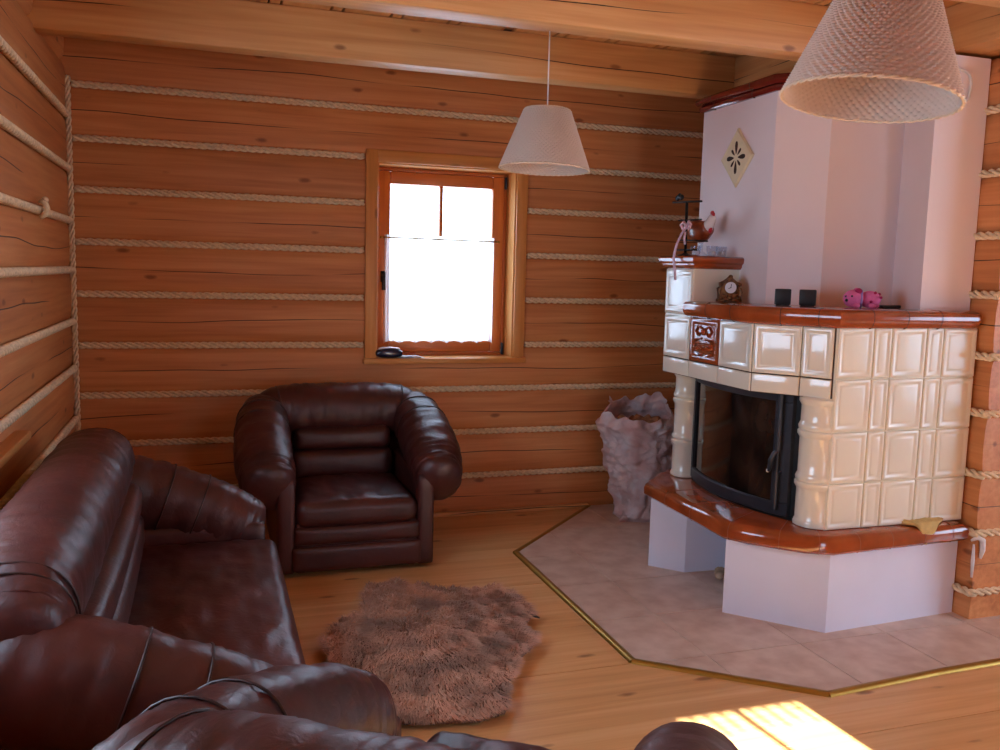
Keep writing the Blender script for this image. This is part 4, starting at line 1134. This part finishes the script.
# ------------------------------------------------------------------ wicker pendant lamps
def make_lamp(x, y, zb, ztop, label, tilt=(0, 0)):
    root = thing('pendant_lamp', label, 'pendant lamp', (x, y, zb), 0, 'wicker pendant lamps')
    d_ = V((x - .72, y + 5.454, 0)).normalized(); rt_ = V((d_.y, -d_.x, 0))
    TM = Matrix.Translation((0, 0, .25)) @ Matrix.Rotation(math.radians(tilt[0]), 4, d_) @ Matrix.Rotation(math.radians(-tilt[1]), 4, rt_) @ Matrix.Translation((0, 0, -.25))
    def obj(name, bm, mat, parent, **kw):
        if name != 'cord': bmesh.ops.transform(bm, matrix=TM, verts=bm.verts)
        return globals()['obj'](name, bm, mat, parent, **kw)
    H, r0, r1 = .25, .194, .098; NR, N = 31, 58; seg = N * 4; rings = []
    bm = newbm()
    for j in range(NR * 4 + 1):
        row = min(NR - 1, j // 4); fr = (j - row * 4) / 4; u = j / (NR * 4); rr = r0 + (r1 - r0) * u
        ring = []
        for k in range(seg):
            th = 2 * PI * k / seg
            amp = .0052 * math.sin(PI * min(1, fr)) ** .6 if 0 < fr < 1 else 0
            q = rr + amp * math.cos(N / 2 * 2 * th / 1 + PI * row) + .0016 * (1 if 0 < fr < 1 else -1)
            ring.append(bm.verts.new((q * math.cos(th), q * math.sin(th), u * H)))
        rings.append(ring)
    for a, b in zip(rings, rings[1:]):
        for k in range(seg): bm.faces.new((a[k], a[(k + 1) % seg], b[(k + 1) % seg], b[k]))
    sh = obj('shade', bm, M['wicker'], root, smooth='all')
    md = sh.modifiers.new('t', 'SOLIDIFY'); md.thickness = .004; md.offset = -1
    for (r, z, t) in ((r0 + .001, .0, .0042), (r1, H, .004)):
        bm = newbm(); rope_ring(bm, r, z, t); obj('rim', bm, M['wickerrim'], root, smooth='all')
    bm = newbm(); lathe(bm, [(.02, H - .03), (.022, H - .06), (.022, H - .10), (.016, H - .105)], (0, 0, 0), 16)
    lathe(bm, [(.004, H + .01), (.014, H + .0), (.02, H - .03)], (0, 0, 0), 16); obj('socket', bm, M['cord'], root, smooth=True)
    bm = newbm()
    for k in range(3):
        a = 2 * PI * k / 3; tube(bm, [(.018 * math.cos(a), .018 * math.sin(a), H - .03), (r1 * math.cos(a), r1 * math.sin(a), H - .004)], .002, 6)
    obj('spider', bm, M['brass'], root, smooth='all')
    bm = newbm(); lathe(bm, [(.012, H - .10), (.016, H - .115), (.030, H - .15), (.030, H - .17), (.018, H - .19), (.002, H - .196)], (0, 0, 0), 18); obj('bulb', bm, M['bulb'], root, smooth=True)
    bm = newbm(); tube(bm, [(0, 0, H), (0, .001, (H + ztop - zb) / 2), (0, 0, ztop - zb)], .0032, 8); obj('cord', bm, M['cord'], root, smooth='all')
    return root
def rope_ring(bm, r, z, t):
    for s in range(2):
        tube(bm, [((r + t * .5 * math.cos(a * 24 + s * PI)) * math.cos(a), (r + t * .5 * math.cos(a * 24 + s * PI)) * math.sin(a), z + t * .5 * math.sin(a * 24 + s * PI)) for a in [2 * PI * i / 240 for i in range(241)]], t * .7, 6, False)
make_lamp(2.13, -1.785, 2.05, ZB, 'far wicker pendant lamp hanging in front of the window top', (1.5, 1))
make_lamp(2.198, -3.743, 2.01, ZB, 'near wicker pendant lamp at the top right, in front of the hood', (5.5, 4.5))

# ------------------------------------------------------------------ light
W = bpy.data.worlds.new('sky'); S.world = W; W.use_nodes = True
wn_ = W.node_tree; bg = wn_.nodes['Background']; bg.inputs['Color'].default_value = (.56, .75, 1.0, 1); bg.inputs['Strength'].default_value = 9.6
def sunlamp():
    l = bpy.data.lights.new('sun', 'SUN'); l.energy = 60; l.angle = math.radians(.35); l.color = (1, .95, .86)
    o = bpy.data.objects.new('sun', l); COL.objects.link(o); o.location = (3, -12, 6)
    e = math.radians(27.2); d = V((-.07, 1, 0)).normalized() * math.cos(e); d.z = -math.sin(e)
    o.rotation_euler = d.to_track_quat('-Z', 'Y').to_euler()
sunlamp()
def portal(c, sx, sy, d):
    l = bpy.data.lights.new('portal', 'AREA'); l.shape = 'RECTANGLE'; l.size = sx; l.size_y = sy
    l.cycles.is_portal = True
    o = bpy.data.objects.new('daylight_portal', l); COL.objects.link(o); o.location = c
    o.rotation_euler = V(d).to_track_quat('-Z', 'Z' if abs(d[2]) < .5 else 'Y').to_euler()
portal(((WX0 + WX1) / 2, .25, (WZ0 + WZ1) / 2), WX1 - WX0, WZ1 - WZ0, (0, -1, 0))
portal((-.25, (LW[0] + LW[1]) / 2, (LW[2] + LW[3]) / 2), LW[1] - LW[0], LW[3] - LW[2], (1, 0, 0))
portal((XE + .25, (EW[0] + EW[1]) / 2, (EW[2] + EW[3]) / 2), EW[1] - EW[0], EW[3] - EW[2], (-1, 0, 0))
portal(((FW[0] + FW[1]) / 2, YF - .25, (FW[2] + FW[3]) / 2), FW[1] - FW[0], FW[3] - FW[2], (0, 1, 0))

# ------------------------------------------------------------------ camera
cam = bpy.data.cameras.new('camera'); co = bpy.data.objects.new('camera', cam); COL.objects.link(co); S.camera = co
cam.sensor_width = 36; cam.lens = 881.017 * 36 / 1000; cam.clip_start = .05
yw, pt, rl = [math.radians(a) for a in (-18.45371421, -6.67631777, -1.45617108)]
R_ = Matrix.Rotation(yw, 3, 'Z') @ Matrix.Rotation(pt, 3, 'X') @ Matrix.Rotation(rl, 3, 'Y')
right, fwd, up = R_.col[0], R_.col[1], R_.col[2]
m4 = Matrix((right, up, -fwd)).transposed().to_4x4(); m4.translation = V((.71989585, -5.45384208, 1.6))
co.matrix_world = m4

S.view_settings.view_transform = 'Standard'; S.view_settings.look = 'None'; S.view_settings.gamma = 1
S.view_settings.use_curve_mapping = False; S.view_settings.exposure = 0
S.cycles.max_bounces = 14; S.cycles.diffuse_bounces = 8; S.cycles.glossy_bounces = 5; S.cycles.transparent_max_bounces = 12
S.cycles.caustics_reflective = False; S.cycles.caustics_refractive = False
S.cycles.sample_clamp_indirect = 8; S.cycles.use_denoising = True
